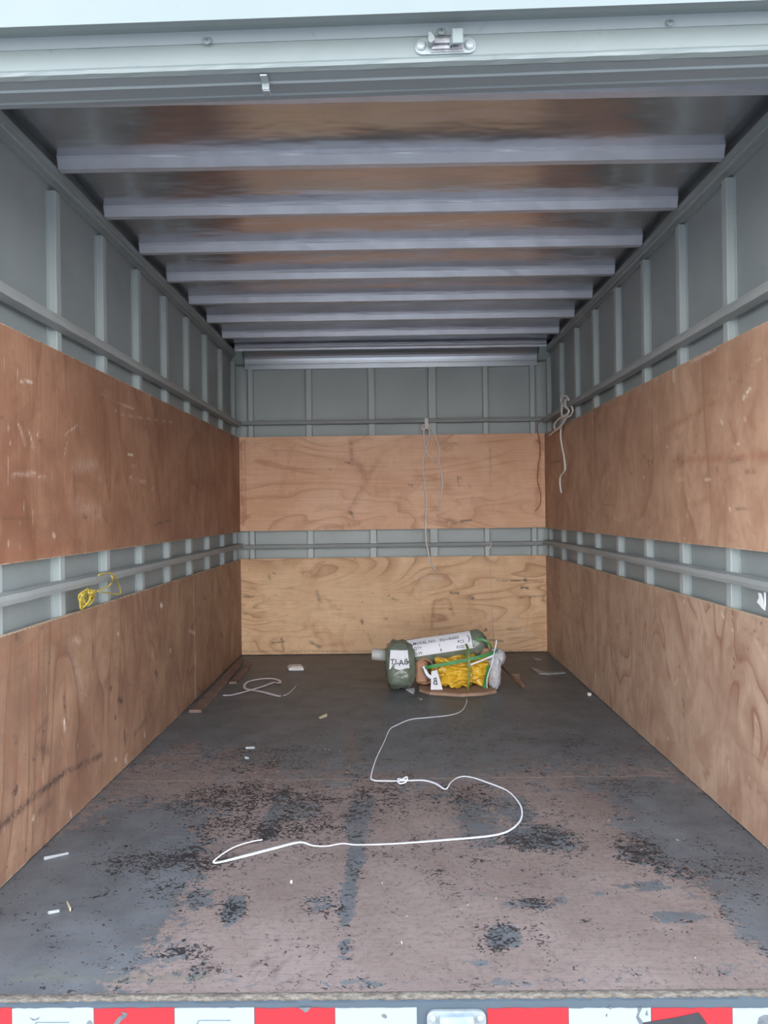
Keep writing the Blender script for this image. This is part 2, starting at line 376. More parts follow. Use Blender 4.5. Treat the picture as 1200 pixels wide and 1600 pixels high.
fleck_blobs=[(380,1245,120,28,1),(430,1290,140,28,1),(270,1345,120,22,1),(600,1245,60,30,.8),(470,1250,80,30,.8),(470,1330,60,20,.4),(360,1420,22,24,.9),(310,1400,32,26,.5),
 (840,1310,70,26,1.0),(1000,1330,50,30,1.0),(890,1335,30,10,.6),(1060,1360,60,22,.6),(670,1250,50,22,.55),(730,1245,60,26,.7),(680,1320,45,20,.6),(690,1370,25,30,.5),
 (780,1460,40,30,.95),(840,1465,26,24,.6),(835,1410,45,10,.8),(860,1270,60,24,.35),(970,1230,40,20,.5),(560,1260,30,30,.6),
 (500,1415,50,26,.55),(290,1490,60,18,.7),(320,1515,30,18,.5),(500,1300,60,20,.55),(620,1500,10,5,.2),(540,1490,14,20,.7),(555,1350,18,60,.5),
 (430,1180,80,30,.55),(560,1170,22,50,.5),(700,1150,60,30,.45),(780,1140,80,30,.4),(900,1160,60,24,.45),(620,1120,50,14,.3),(1130,1350,70,40,.4),(700,1330,200,30,.25),(250,1380,80,24,.5)]
def px_blobs(lst):
    out=[]
    for px,py,rx,ry,a in lst:
        c=fl_pt(px,py); e=fl_pt(px+rx,py); n1=fl_pt(px,py-ry); n2=fl_pt(px,py+ry)
        out.append((c,abs(e[0]-c[0]),abs(n1[1]-n2[1])/2,a))
    return out
FB,KB=px_blobs(film_blobs),px_blobs(fleck_blobs)
def a_film(P):
    Q=P[:,:2]; v=np.full(len(Q),.10)
    v=v+np.clip((Q[:,1]-1.30)/.5,0,1)*.34
    v=v+np.clip((np.abs(Q[:,0]+.02)-.78)/.25,0,1)*.45
    for c,ru,rv,a in FB: v=np.maximum(v, .1+blob(Q,None,c,ru,rv,a))+0*v
    far=np.clip((Q[:,1]-1.6)/.4,0,1); v=v+far*.35
    return v
def a_fleck(P):
    Q=P[:,:2]; v=np.zeros(len(Q))
    for c,ru,rv,a in KB: v=np.maximum(v,blob(Q,None,c,ru,rv,a))
    return v
def seg_attr(lst, plane=None):
    """soft strokes along pixel segments: (x0,y0,x1,y1,width_px,amp), laid on a real plane"""
    S=[]
    for x0,y0,x1,y1,wd,a in lst:
        A=np.array(plane(x0,y0)); B=np.array(plane(x1,y1))
        p1=plane(x0+wd,y0+wd); dd=np.abs(np.array(p1)-A); W=STW*max(min([q for q in dd if q>1e-6]),.0012)
        S.append((A,B,W,a))
    def fn(P):
        v=np.zeros(len(P))
        for A,B,W,a in S:
            d=B-A; t=np.clip(((P-A)@d)/max(d@d,1e-9),0,1); q=P-A-np.outer(t,d); r=np.linalg.norm(q,axis=1)/W
            v=np.maximum(v,a*np.exp(-(r**2)))
        return v
    return fn
pF=lambda x,y: atZ(x,y,0)
fl_dark=seg_attr([(395,1500,400,1522,3,.6),(400,1522,392,1535,3,.55),(418,1500,432,1515,3,.55),(432,1515,442,1503,4,.6),(425,1530,440,1510,3,.45),
  (570,1062,640,1066,22,.5),(560,1075,600,1078,14,.4),(640,1088,740,1095,9,.35)],pF)
fl_green=seg_attr([(20,1530,330,1528,8,.3),(60,1515,90,1522,12,.3),(1090,1528,1190,1530,7,.2)],pF)
fl_wood=seg_attr([(548,1140,556,1190,4,.8),(540,1150,549,1195,4,.6),(420,1240,425,1200,5,.5),(620,1240,600,1300,3,.35),(405,1160,418,1215,3,.4)],pF)
FA={'film':a_film,'fleck':a_fleck,'dark':fl_dark,'green':fl_green,'woodstreak':fl_wood}
for y0,y1 in ((.004,1.2180),(1.2208,3.66)):
    panel('floor_panel',(-1.04,y0,0),(1,0,0),(0,1,0),(0,0,1),2.08,y1-y0,.019,.0125,[m_floor,m_fedge],floor,FA)
# --- side walls
def wall_attrs(stain=(),pale=(),red=(),plane=None):
    return {'stain':seg_attr(stain,plane),'pale':seg_attr(pale,plane),'red':seg_attr(red,plane)}
def side_wall(s, name, panels):
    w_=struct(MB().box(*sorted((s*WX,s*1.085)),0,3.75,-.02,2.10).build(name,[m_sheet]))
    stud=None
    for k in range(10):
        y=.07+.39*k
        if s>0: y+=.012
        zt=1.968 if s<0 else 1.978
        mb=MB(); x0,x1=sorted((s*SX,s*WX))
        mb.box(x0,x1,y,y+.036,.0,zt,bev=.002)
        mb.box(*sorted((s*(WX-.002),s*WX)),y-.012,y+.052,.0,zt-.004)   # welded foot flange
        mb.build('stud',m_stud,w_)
    for z0,z1 in ((1.530,1.566),(.721,.755)):
        mb=MB(); prof=[(s*SX,z0),(s*(SX-.034),z0+.004),(s*(SX-.037),(z0+z1)/2),(s*(SX-.034),z1-.004),(s*SX,z1)]
        n=60; vs=[]; fs=[]; k=len(prof)
        for i in range(n+1):
            yy=.03+(3.60-.03)*i/n; dz=rnd.uniform(-.0012,.0012)
            for x,z in prof: vs.append((x,yy,z+dz))
        fs=[[i*k+j,i*k+(j+1)%k,(i+1)*k+(j+1)%k,(i+1)*k+j] for i in range(n) for j in range(k)]+[list(range(k)),[n*k+j for j in range(k)]]
        mb.add(vs,fs).build('rail',m_rail,w_)
    # long cant rail under the roof
    mb=MB()
    mb.box(*sorted((s*(WX-.003),s*1.035)),0.0,3.70,1.998,2.040,bev=.003)
    mb.box(*sorted((s*(WX-.001),s*(WX-.011))),0.0,3.70,1.985,1.998)
    mb.box(*sorted((s*1.035,s*1.031)),0.0,3.70,2.012,2.020)
    mb.build('cant_rail',m_sheet,w_)
    for (y0,y1,z0,z1,mat,at) in panels:
        panel('plywood_panel',(s*PX,y0,z0),(0,1,0),(0,0,1),(-s,0,0),y1-y0,z1-z0,.014,.008,[mat,m_edge],w_,at,chip=.003)
    return w_
pL=lambda x,y: atX(x,y,-PX); pR=lambda x,y: atX(x,y,PX); pB=lambda x,y: atY(x,y,L)
LUa=wall_attrs([(130,806,135,808,6,.7),(0,810,95,806,4,.25),(240,820,268,812,2,.7),(60,687,66,688,3,.6),(0,651,6,652,3,.6),(30,660,36,662,3,.5),(233,716,244,717,2,.8),(305,726,307,730,4,.5),(160,805,168,815,3,.4),(275,790,276,792,2,.8),(293,640,296,800,2,.2),(325,660,325,830,2,.18)],
  [(32,595,50,597,5,.6),(12,660,16,695,2,.4),(28,660,40,695,4,.4),(45,670,52,700,4,.35),(58,675,60,690,2,.4),(100,680,120,665,2,.5),(105,690,100,715,2,.4),(180,642,182,643,3,.8),(233,618,234,628,2,.7),(155,615,210,640,3,.3),(270,660,190,648,2,.3),(200,710,208,712,3,.6),(205,728,210,729,3,.5),(218,752,228,753,3,.5),(203,745,206,748,3,.5),(238,765,240,762,2,.5),(83,835,86,838,5,.5),(30,845,31,855,2,.5),(13,845,13,855,2,.4),(55,740,20,742,6,.25),(60,745,70,746,6,.25),(115,730,150,725,20,.13),(120,790,155,800,24,.10)],
  [(55,590,62,640,6,.5),(90,560,100,620,7,.45),(108,640,110,750,6,.3),(108,750,106,800,6,.3),(250,700,262,800,3,.45),(262,800,258,815,3,.45),(275,760,276,800,3,.4),(210,790,225,760,8,.3),(0,870,120,850,16,.22),(230,570,232,640,3,.2),(180,735,215,740,16,.25),(345,690,345,820,6,.35),(112,760,160,790,5,.2),(25,780,25,830,18,.15)],pL)
LLa=wall_attrs([(0,1292,60,1240,7,.55),(60,1240,100,1208,6,.65),(100,1208,158,1180,5,.55),(60,1270,78,1255,10,.3),(100,1090,102,1110,5,.55),(76,1120,60,1140,5,.3),(186,1092,190,1096,6,.65),(180,1120,181,1122,4,.6),(194,1145,196,1160,3,.6),(26,995,30,1000,8,.5),(243,1050,246,1055,5,.6),(265,1010,267,1025,4,.5),(300,980,305,970,4,.5),(210,1148,228,1125,4,.35),(232,1110,236,1118,4,.35),(145,1000,146,1045,3,.4),(75,1175,60,1165,7,.35),(50,1240,52,1243,5,.5),(25,1160,22,1150,5,.5),(345,990,348,995,4,.5),(318,933,322,935,4,.5),(200,935,0,1060,2,.1)],
  [(100,1125,102,1142,3,.8),(226,1146,226,1150,2,.8),(251,945,253,947,4,.9),(266,1015,266,1020,3,.6),(305,1020,306,1090,1.5,.6),(184,990,185,992,3,.6),(110,1270,111,1275,2,.7),(52,1277,53,1279,3,.6),(198,1180,199,1190,2,.6),(295,985,305,990,2,.5),(115,1000,125,1002,6,.25),(110,1010,130,1090,14,.10),(180,1186,182,1188,2,.6),(196,1186,198,1190,3,.6)],
  [(95,980,110,1240,7,.25),(50,1020,52,1130,10,.25),(10,1150,40,1250,9,.2),(290,1000,285,1040,5,.2),(150,1110,140,1130,10,.2),(60,1210,64,1226,4,.4),(0,1030,90,990,10,.2)],pL)
RUa=wall_attrs([(1013,721,1015,728,4,.7),(1018,720,1019,722,3,.7),(1060,715,1066,720,12,.35),(985,738,988,742,4,.35),(1013,822,1014,824,3,.6),(1137,720,1155,719,5,.45),(1165,737,1180,736,5,.4),(1005,713,1007,714,3,.5),(943,788,960,790,2,.35),(1133,750,1140,745,2,.3),(1150,795,1190,797,2,.35),(928,640,928,830,2.5,.5),(860,723,876,720,2,.5)],
  [(1162,622,1172,608,4,.9),(1127,660,1128,661,4,.9),(1057,749,1068,748,2,.8),(1140,795,1141,797,4,1.),(1101,750,1110,749,3,.5),(1146,699,1160,690,2,.5),(1163,655,1165,656,3,.7),(1069,841,1069,842,3,.8),(1040,650,1042,697,2,.12),(1077,780,1074,808,2,.45),(1015,820,1016,812,2,.2),(924,795,927,805,2,.5),(942,757,945,745,2,.5),(960,810,970,814,3,.3),(1080,565,1118,546,2,.35),(1175,570,1190,560,3,.25),(1098,825,1095,840,3,.3),(1005,745,1007,748,2,.4),(1041,697,1042,698,2,.8)],
  [(1040,672,1080,650,6,.35),(1080,650,1125,625,5,.3),(1050,720,1200,712,8,.35),(1140,660,1152,700,5,.35),(1130,760,1135,785,4,.35),(1170,655,1180,670,9,.3),(985,690,990,730,6,.25),(880,670,876,760,3,.5),(882,640,880,680,3,.5),(1070,790,1110,780,14,.2),(930,860,1200,865,6,.2),(940,640,1000,620,5,.2)],pR)
RLa=wall_attrs([(1075,1250,1100,1180,3,.0),(1185,1240,1200,1255,10,.5),(1170,1228,1195,1240,5,.45),(890,1005,893,1030,3,.5),(905,940,900,945,3,.4),(875,943,880,960,3,.45),(920,960,924,975,3,.4),(870,930,876,934,4,.4),(1010,1085,1013,1110,4,.3),(1180,1130,1190,1150,6,.3),(960,985,965,1000,4,.3),(1060,1040,1063,1043,4,.4),(1150,1160,1200,1200,12,.25)],
  [(929,990,931,1080,1.2,.95),(998,960,999,990,1.5,.7),(1069,940,1070,942,4,.9),(1128,958,1131,965,3,.8),(1144,965,1146,967,4,1.),(1145,985,1147,992,2,.7),(989,1012,990,1014,2,.7),(1055,1070,1060,1060,5,.6),(1070,1045,1080,1080,16,.14),(1166,1219,1175,1212,4,.7),(1040,1150,1045,1155,3,.5),(1180,1000,1195,1030,10,.15)],
  [(1160,980,1200,1010,4,.3),(1160,1050,1175,1120,6,.3),(900,930,905,1010,5,.25),(960,950,975,980,6,.3),(1000,1000,1010,1060,6,.25),(1080,980,1090,1060,5,.25)],pR)
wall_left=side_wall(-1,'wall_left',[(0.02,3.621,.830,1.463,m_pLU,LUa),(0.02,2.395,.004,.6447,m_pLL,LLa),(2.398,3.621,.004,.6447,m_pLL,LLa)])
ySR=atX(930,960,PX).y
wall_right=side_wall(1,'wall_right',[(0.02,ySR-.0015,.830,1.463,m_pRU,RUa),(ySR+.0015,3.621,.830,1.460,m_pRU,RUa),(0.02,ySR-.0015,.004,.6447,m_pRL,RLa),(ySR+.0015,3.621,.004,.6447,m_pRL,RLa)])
# --- front wall (the far end)
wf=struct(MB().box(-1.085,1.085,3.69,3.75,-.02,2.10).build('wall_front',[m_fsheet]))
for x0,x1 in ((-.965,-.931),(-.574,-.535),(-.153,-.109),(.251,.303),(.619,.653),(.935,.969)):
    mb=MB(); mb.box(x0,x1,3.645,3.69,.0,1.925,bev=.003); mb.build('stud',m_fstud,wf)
for z0,z1 in ((1.546,1.578),(.712,.742)):
    mb=MB(); prof=[(3.645,z0),(3.622,z0+.003),(3.619,(z0+z1)/2),(3.622,z1-.003),(3.645,z1)]
    mb.extrude_x(prof,-1.003,1.003,n=50,wob=.0006)
    mb.build('rail',m_rail,wf)
for s in (-1,1):      # rounded corner posts
    vs=[];fs=[];n=10
    for i in range(n+1):
        a=i/n*math.pi/2; x=s*(WX-.078*(1-math.sin(a))*1.0); y=3.69-.078*(1-math.cos(a)) 
        x=s*(.985+.078*math.sin(a)); y=3.612+.078*math.cos(a)
        for z in (0,1.955): vs.append((x,y,z))
    fs=[(2*i,2*i+2,2*i+3,2*i+1) for i in range(n)]
    MB().add(vs,fs).build('corner_post',m_fsheet,wf,smooth=True,fix=False)
mb=MB()
prof=[(3.652,1.925),(3.650,1.957)]                                   # head frame then concave cove up to the roof
for i in range(9):
    a=i/8*math.pi/2; prof.append((3.648-.07*(1-math.cos(a)),1.960+.085*math.sin(a)))
prof+=[(3.578,2.10),(3.69,2.10),(3.69,1.925)]
mb.extrude_x(prof,-.985,.985,n=2); mb.build('cove_rail',m_cove,wf)
for s in (-1,1):
    mb=MB(); mb.extrude_x([(3.60,1.952),(3.585,1.975),(3.568,2.05),(3.69,2.06),(3.69,1.952)],*sorted((s*.988,s*1.062))); mb.build('corner_cap',m_sheet,wf)
m_lip=m_bow
mb=MB(); mb.box(-1.03,1.03,3.535,3.575,2.046,2.06,bev=.003); mb.build('roof_lip',m_bow,wf)
FUa=wall_attrs([(540,722,546,724,2,.8),(638,757,644,758,2,.8),(720,814,736,813,2.2,.9),(700,812,712,818,7,.35),(548,800,552,808,4,.6),(715,745,720,747,2,.6),(715,748,717,758,2,.4),(382,690,384,810,2,.35),(766,700,766,760,3,.2)],
  [(664,728,678,724,2,.6),(482,688,483,689,3,.9),(580,685,581,685,2,.9),(387,690,388,690,3,.8)],
  [(548,690,550,725,7,.35),(555,720,572,745,12,.3),(590,720,545,800,9,.25),(685,695,700,700,14,.35),(650,745,700,760,12,.2),(842,690,846,700,10,.5),(838,800,846,680,8,.25),(376,690,380,820,5,.4),(660,810,720,822,10,.3),(510,825,560,818,7,.3)],pB)
FLa=wall_attrs([(704,926,716,927,3,.85),(736,933,738,934,5,.9),(776,907,848,908,1.6,.7),(815,918,826,919,3,.9),(811,934,850,931,2.5,.5),(820,906,822,907,4,.8),(380,932,395,933,2,.6),(565,970,566,973,4,.7),(440,998,443,1015,3,.7),(425,1005,444,1002,2.5,.6),(485,1003,500,1011,5,.5),(612,935,622,938,3,.4),(601,967,602,968,3,.5),(575,990,580,1005,3,.3),(765,1000,785,1002,3,.5),(794,983,812,984,4,.35),(380,960,430,930,5,.15),(495,925,500,940,6,.3),(420,900,422,904,4,.4),(380,1018,840,1017,3,.3)],
  [(660,900,690,905,4,.3),(800,960,830,1000,14,.12)],
  [(474,895,495,900,9,.35),(490,980,500,1000,10,.3),(675,980,678,940,5,.4),(678,940,700,935,5,.4),(700,935,708,960,5,.35),(480,900,500,880,7,.3),(640,930,660,900,6,.25),(660,900,700,885,8,.25),(500,1010,550,1005,8,.25)],pB)
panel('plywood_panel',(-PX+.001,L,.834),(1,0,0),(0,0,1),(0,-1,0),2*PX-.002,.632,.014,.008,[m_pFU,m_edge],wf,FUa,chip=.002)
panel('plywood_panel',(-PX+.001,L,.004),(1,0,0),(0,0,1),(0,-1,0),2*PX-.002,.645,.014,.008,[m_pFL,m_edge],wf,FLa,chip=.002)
scr=None
for px,py in ((387,690),(482,688),(580,686),(672,684),(757,680),(830,678)):
    p=pB(px,py+1); mb=MB(); disc(mb,(p.x,L,p.z),.004,.002,(0,-1,0),8); mb.build('screw',m_silver,wf)
# --- roof: galvanised skin pillowed between the bows
BOW=[.46+.387*k for k in range(9)]
def roof_z(x,y):
    edges=[-.05]+BOW; 
    k=max(i for i,e in enumerate(edges) if e<=y) if y>=edges[0] else 0
    y0=edges[k]; y1=edges[k+1] if k+1<len(edges) else 3.75
    t=min(max((y-y0)/(y1-y0),0),1)
    p=1-abs(2*t-1)**2.5
    sx=min(1,(1.06-abs(x))/.25)
    return ZT+.013*p*max(sx,0)**.5-.0+.0035*math.sin(2.3*x+1.7*k)*p
nx,ny=60,360; vs=[]; 
for i in range(nx+1):
    x=-1.064+2.128*i/nx
    for j in range(ny+1):
        y=0+3.70*j/ny; vs.append((x,y,roof_z(x,y)))
fs=[(i*(ny+1)+j,i*(ny+1)+j+1,(i+1)*(ny+1)+j+1,(i+1)*(ny+1)+j) for i in range(nx) for j in range(ny)]
roof=MB().add(vs,fs).build('ceiling',m_roof,smooth=True,fix=False); struct(roof)
MB().box(-1.085,1.085,0,3.75,2.105,2.12).build('roof_skin',m_ext,roof)
for k,y in enumerate(BOW):
    mb=MB()
    n=40
    prof=[(y-.002,ZT+.004),(y-.002,2.066),(y-.0015,2.062),(y+.001,2.061),(y+.008,2.033),(y+.036,2.033),(y+.037,2.037),(y+.045,ZT+.003),(y+.060,ZT+.003),(y+.060,ZT+.006)]
    mb.extrude_x(prof,-1.032,1.032,n=n,wob=.0007)
    mb.build('roof_bow',m_bow,roof)
# --- rear frame: header, raised door rail, posts, sill
hz=lambda py,y: atY(600,py,y).z
hd=struct(MB().extrude_x([(-.115,hz(21,-.115)),(-.115,2.20),(.06,2.20),(.06,2.02),(-.055,2.02),(-.060,hz(40,-.062)+.0),(-.095,hz(21,-.115)+.002)],-1.13,1.13,n=1).build('trim_1',m_head))
mb=MB(); mb.extrude_x([(-.070,hz(36,-.07)),(-.058,hz(57,-.06)),(-.050,hz(57,-.06)),(-.050,hz(30,-.05))],-1.10,1.10); ledge=mb.build('header_ledge',m_headd,hd)
z0=hz(105,-.052); z1=hz(61,-.052)
door=struct(MB().extrude_x([(-.056,z1),(-.050,z1+.004),(-.020,z1+.004),(-.020,z0+.004),(-.048,z0),(-.058,z0+.004),(-.060,z0+.010),(-.056,z0+.016)],-1.08,1.08,n=60,wob=.0005).build('door_1',m_head))
zu=atZ(600,125,z0+.001)
mb=MB(); mb.extrude_x([(-.050,z0+.003),(-.050,z0+.001),(-.020,z0-.001),(-.016,z0-.004),(-.012,z0+.001),(.028,z0+.001),(.032,z0-.001),(.036,z0+.008),(-.02,z0+.010)],-1.06,1.06,n=20,wob=.0003); mb.build('bottom_channel',m_headd,door)
mb=MB(); mb.box(-1.06,1.06,.036,.06,z0+.006,2.02); mb.build('door_guide',m_headd,hd)
for px,py in ((323,57),(690,48),(1048,40)):
    p=atY(px,py,-.066); mb=MB(); disc(mb,(p.x,-.0635,p.z),.0085,.002,(0,-1,.2)); r_=mb.build('rivet',m_head,hd)
    mb=MB(); disc(mb,(p.x,-.0655,p.z),.0018,.0006,(0,-1,.2),8); mb.build('rivet_pin',m_ink,r_)
for s,nm in ((-1,'trim_2'),(1,'trim_3')):
    struct(MB().box(*sorted((s*1.066,s*1.15)),-.09,-.002,-.10,2.2,bev=.006).build(nm,m_head))
    struct
sill=struct(MB().extrude_x([(.003,-.0035),(-.013,-.001),(-.022,-.005),(-.022,-.26),(-.005,-.26),(-.005,-.04),(.003,-.04)],-1.15,1.15,n=80,wob=.0006).build('trim_4',m_sill))
mb=MB(); mb.extrude_x([(.006,-.002),(-.004,.004),(-.012,.003),(-.018,-.003),(-.010,-.004),(.006,-.004)],-1.04,1.04,n=300,wob=.0012); mb.build('grit_ridge',m_dirt,sill,smooth=True)
# ================================================================== THINGS ON THE REAR FRAME
YT=-.0235
def tape(segs,label,extra):
    t=empty('reflective_tape',(atY((segs[0][0]+segs[-1][1])/2,1590,YT).x,YT,-.06)); tag(t,label,'tape')
    for x0,x1,c in segs:
        a=atY(x0,1575,YT); b=atY(x1,1575,YT); n=14; mb=MB(); vs=[]
        zt=atY((x0+x1)/2,1575,YT).z
        for i in range(n+1):
            x=a.x+(b.x-a.x)*i/n; top=zt+rnd.choice((0,0,0,-.0012,-.0005)); 
            vs+=[(x,YT,top),(x,YT,zt-.05),(x,YT+.0012,zt-.05),(x,YT+.0012,top)]
        fs=[[4*i+k,4*i+(k+1)%4,4*i+4+(k+1)%4,4*i+4+k] for i in range(n) for k in range(4)]+[[0,1,2,3],[4*n+k for k in range(4)][::-1]]
        mb.add(vs,fs); o=mb.build(('red_segment' if c else 'white_segment'),m_red if c else m_white); child(o,t)
    for pts,m in extra:
        mb=MB(); q=[atY(x,y,YT-.0006) for x,y in pts]; k=len(q); vs=[(p.x,YT-.0009,p.z) for p in q]+[(p.x,YT-.0002,p.z) for p in q]
        mb.add(vs,[list(range(k)),[k+i for i in range(k)][::-1]]+[[i,(i+1)%k,k+(i+1)%k,k+i] for i in range(k)])
        o=mb.build('torn_patch',m); child(o,t)
    return t
tape([(-170,-108,0),(-108,18,1),(18.7,146,0),(147,272,1),(272.7,397,0),(398,523,1),(523.7,651,0)],'red and white reflective tape under the sill, left of the small lamp',
 [([(176,1602),(186,1588),(192,1586),(190,1580),(199,1584),(197,1590),(190,1594),(184,1602)],m_torn),([(135,1602),(136,1597),(140,1594),(144,1597),(145,1602)],m_torn),
  ([(596,1586),(600,1584),(605,1588),(603,1592),(597,1589)],m_torn),([(46,1590),(54,1593),(62,1589),(60,1593),(52,1595)],m_torn),
  ([(465,1574),(486,1574),(481,1580),(477,1582),(472,1578)],m_torn),([(54,1602),(56,1597),(108,1597),(108,1598),(57,1598),(56,1602)],m_torn),([(306,1602),(310,1594),(360,1594),(360,1595),(311,1595),(308,1602)],m_torn)])
tape([(761,888,1),(888.7,1017,0),(1018,1144,1),(1144.7,1272,0)],'red and white reflective tape under the sill, right of the small lamp',
 [([(996,1574),(1004,1574),(1000,1582),(998,1588),(1004,1596),(1006,1602),(999,1600),(994,1590),(997,1581)],m_torn),([(1004,1598),(1055,1590),(1092,1582),(1098,1590),(1106,1602),(1006,1602)],m_black),
  ([(1008,1586),(1011,1578),(1013,1587)],m_torn),([(950,1574),(956,1573),(954,1578)],m_torn),([(946,1586),(949,1584),(948,1590)],m_torn),([(1183,1602),(1186,1590),(1194,1586),(1202,1586),(1202,1602)],m_torn)])
# number-plate lamp between the tapes
a=atY(667,1583,YT-.012); b=atY(760,1583,YT-.012); cx=(a.x+b.x)/2
lt=empty('marker_lamp',(cx,YT,-.065)); tag(lt,'small chrome and clear lamp set in the sill between the two tapes','lamp')
def rrect(x0,x1,z0,z1,r,n=6):
    o=[]
    for cx_,cz_,a0 in ((x1-r,z1-r,0),(x0+r,z1-r,90),(x0+r,z0+r,180),(x1-r,z0+r,270)):
        for i in range(n+1): an=math.radians(a0+90*i/n); o.append((cx_+r*math.cos(an),cz_+r*math.sin(an)))
    return o
def plate(mb,o,y0,y1,bev=.0015,mi=0):
    k=len(o); cxm=sum(p[0] for p in o)/k; czm=sum(p[1] for p in o)/k
    ring=lambda y,s:[(cxm+(p[0]-cxm)*s,y,czm+(p[1]-czm)*s) for p in o]
    vs=ring(y1,1)+ring(y0+bev,1)+ring(y0,.97)
    fs=[[j*k+i,j*k+(i+1)%k,(j+1)*k+(i+1)%k,(j+1)*k+i] for j in (0,1) for i in range(k)]+[[2*k+i for i in range(k)],list(range(k))[::-1]]
    mb.add(vs,fs,mi)
zt=a.z
mb=MB(); plate(mb,rrect(a.x,b.x,zt-.055,zt,.016),YT-.008,YT); child(mb.build('housing',m_silver),lt)
mb=MB(); plate(mb,rrect(a.x+.024,b.x-.024,zt-.047,zt-.004,.008),YT-.018,YT-.007,.004); child(mb.build('lens',m_lens),lt)
for xx in (a.x+.012,b.x-.012):
    mb=MB(); disc(mb,(xx,YT-.008,zt-.014),.007,.004,(0,-1,0)); child(mb.build('screw',m_silver),lt)
# catch on the door's bottom rail
yc=-.057
pl=atY(648,70,yc); pr=atY(744,70,yc); zc=atY(696,75,yc).z; zh=.012
catch=empty('door_catch',((pl.x+pr.x)/2,yc,zc)); tag(catch,'grey steel door catch riveted to the bottom rail of the raised door','catch')
mb=MB(); plate(mb,rrect(pl.x,pr.x,zc-.0145,zc+.0155,.0145),yc-.003,yc+.002); child(mb.build('base_plate',m_silver),catch)
for px in (658,733):
    p=atY(px,74,yc); mb=MB(); disc(mb,(p.x,yc-.003,p.z),.0095,.005,(0,-1,0),20); child(mb.build('rivet',m_silver),catch)
a=atY(672,60,yc); b=atY(724,60,yc)
mb=MB(); mb.box(a.x,b.x,yc-.006,yc-.002,zc-.012,zc+.014,bev=.001); mb.box(a.x+.004,b.x-.004,yc-.012,yc-.006,zc+.001,zc+.006,bev=.001); mb.box(a.x+.002,b.x-.002,yc-.010,yc-.006,zc-.009,zc-.004,bev=.001)
child(mb.build('slotted_keeper',m_grime),catch)
mb=MB(); q=[atY(x,y,yc-.012) for x,y in ((669,56),(673,56),(679,64),(678,69),(673,73),(669,70))]
k=len(q); mb.add([(p.x,yc-.022,p.z) for p in q]+[(p.x,yc-.003,p.z) for p in q],[list(range(k)),[k+i for i in range(k)][::-1]]+[[i,(i+1)%k,k+(i+1)%k,k+i] for i in range(k)])
child(mb.build('side_lug',m_head),catch)
a=atY(706,48,yc-.02); b=atY(724,72,yc-.02)
mb=MB(); mb.box(a.x,b.x,yc-.026,yc-.020,b.z,a.z,bev=.0015); mb.box(a.x,a.x+.002,yc-.022,yc-.003,b.z+.001,a.z-.005)
vs=[(a.x-.006,yc-.004,b.z),(a.x,yc-.022,b.z+.002),(a.x,yc-.022,a.z-.004),(a.x-.0055,yc-.004,b.z+.003)]
mb.add(vs,[(0,1,2,3)]); child(mb.build('hook',m_head),catch)
# little bent clip under the header
a=atZ(410,122,z0-.002); b=atZ(424,141,z0-.002)
clip=MB(); clip.box(a.x-.001,b.x+.002,-.052,-.022,z0-.004,z0-.001,bev=.0006); clip.box(a.x-.001,b.x+.002,-.026,-.022,z0-.016,z0-.003,bev=.0006); clip.box(a.x,b.x+.003,-.024,-.004,z0-.018,z0-.0155,bev=.0006)
tag(clip.build('bent_clip',m_silver),'small bright folded metal clip under the raised door, left of centre','clip')
# ================================================================== CORDS AND ROPES
def rope(name,label,cat,pts,r,mat,seg=7,per=8,group=None):
    mb=MB(); tube(mb,pts,r,seg,per); o=mb.build(name,mat,smooth=True); tag(o,label,cat,group); return o
yB=3.608
fw=lambda x,y,d=0: atY(x,y,yB-d)
cord=empty('hanging_cord',atY(665,660,yB)); tag(cord,'beige cord knotted on the front wall rail, dangling over both plywood panels','cord')
def cpart(pts,nm='strand',r=.0055,mat=None,par=cord):
    mb=MB(); tube(mb,pts,r,7,8); o=mb.build(nm,mat or m_cord2,smooth=True); child(o,par); return o
mb=MB()
for k in range(4): tube(mb,[fw(664+k*1.5,653,.0),fw(664+k*1.5,657,.009),fw(665+k*1.2,665,.006),fw(665+k,670,.002)],.0036,7,5)
child(mb.build('knot',m_cord,smooth=True),cord)
cpart([fw(664,663,.004),fw(659,666,.004),fw(659,672,.002),fw(663,668,.006),fw(662,676),fw(663,695),fw(667,705),fw(673,714),fw(677,720)])
cpart([fw(666,663,.004),fw(671,674,.004),fw(669,690,.003),fw(665,702,.004),fw(662,716),fw(661,728),fw(662,740),fw(664,765),fw(666,790),fw(665,820),fw(666,845),fw(669,862,-.01),fw(672,875,.0),fw(675,883),fw(681,891)])
cpart([fw(667,662,.004),fw(676,672,.002),fw(683,687),fw(687,705),fw(686,722),fw(690,740),fw(691,757),fw(689,778),fw(686,793),fw(684,800)])
# thin strap thread on the far wall, hanging from the middle rail to the parcel
rope('thin_white_thread','thin pale thread hanging from the middle rail down to the wrapped parcel','thread',
 [fw(766,846,.012),fw(767,853,.012),fw(764,858,.006),fw(765,870),fw(766,900),fw(768,940),fw(770,980),fw(771,992,.02),atY(772,1003,3.2)],.0012,m_strapg,5)
rope('short_white_strap','short twisted white strap end hooked over the middle rail of the front wall','strap',
 [fw(767,846,.015),fw(768,851,.014),fw(764,857,.013),fw(763,860,.012)],.0030,m_cord,6)
rope('rusty_string','thin rust-brown string hanging down the front wall beside the right corner','string',
 [fw(846,656,.008),fw(840,664),fw(840,674),fw(843,690,.0),fw(844,710),fw(841,728),fw(840,752),fw(844,768),fw(845,780),fw(842,792),fw(836,798)],.0026,m_rust,6)
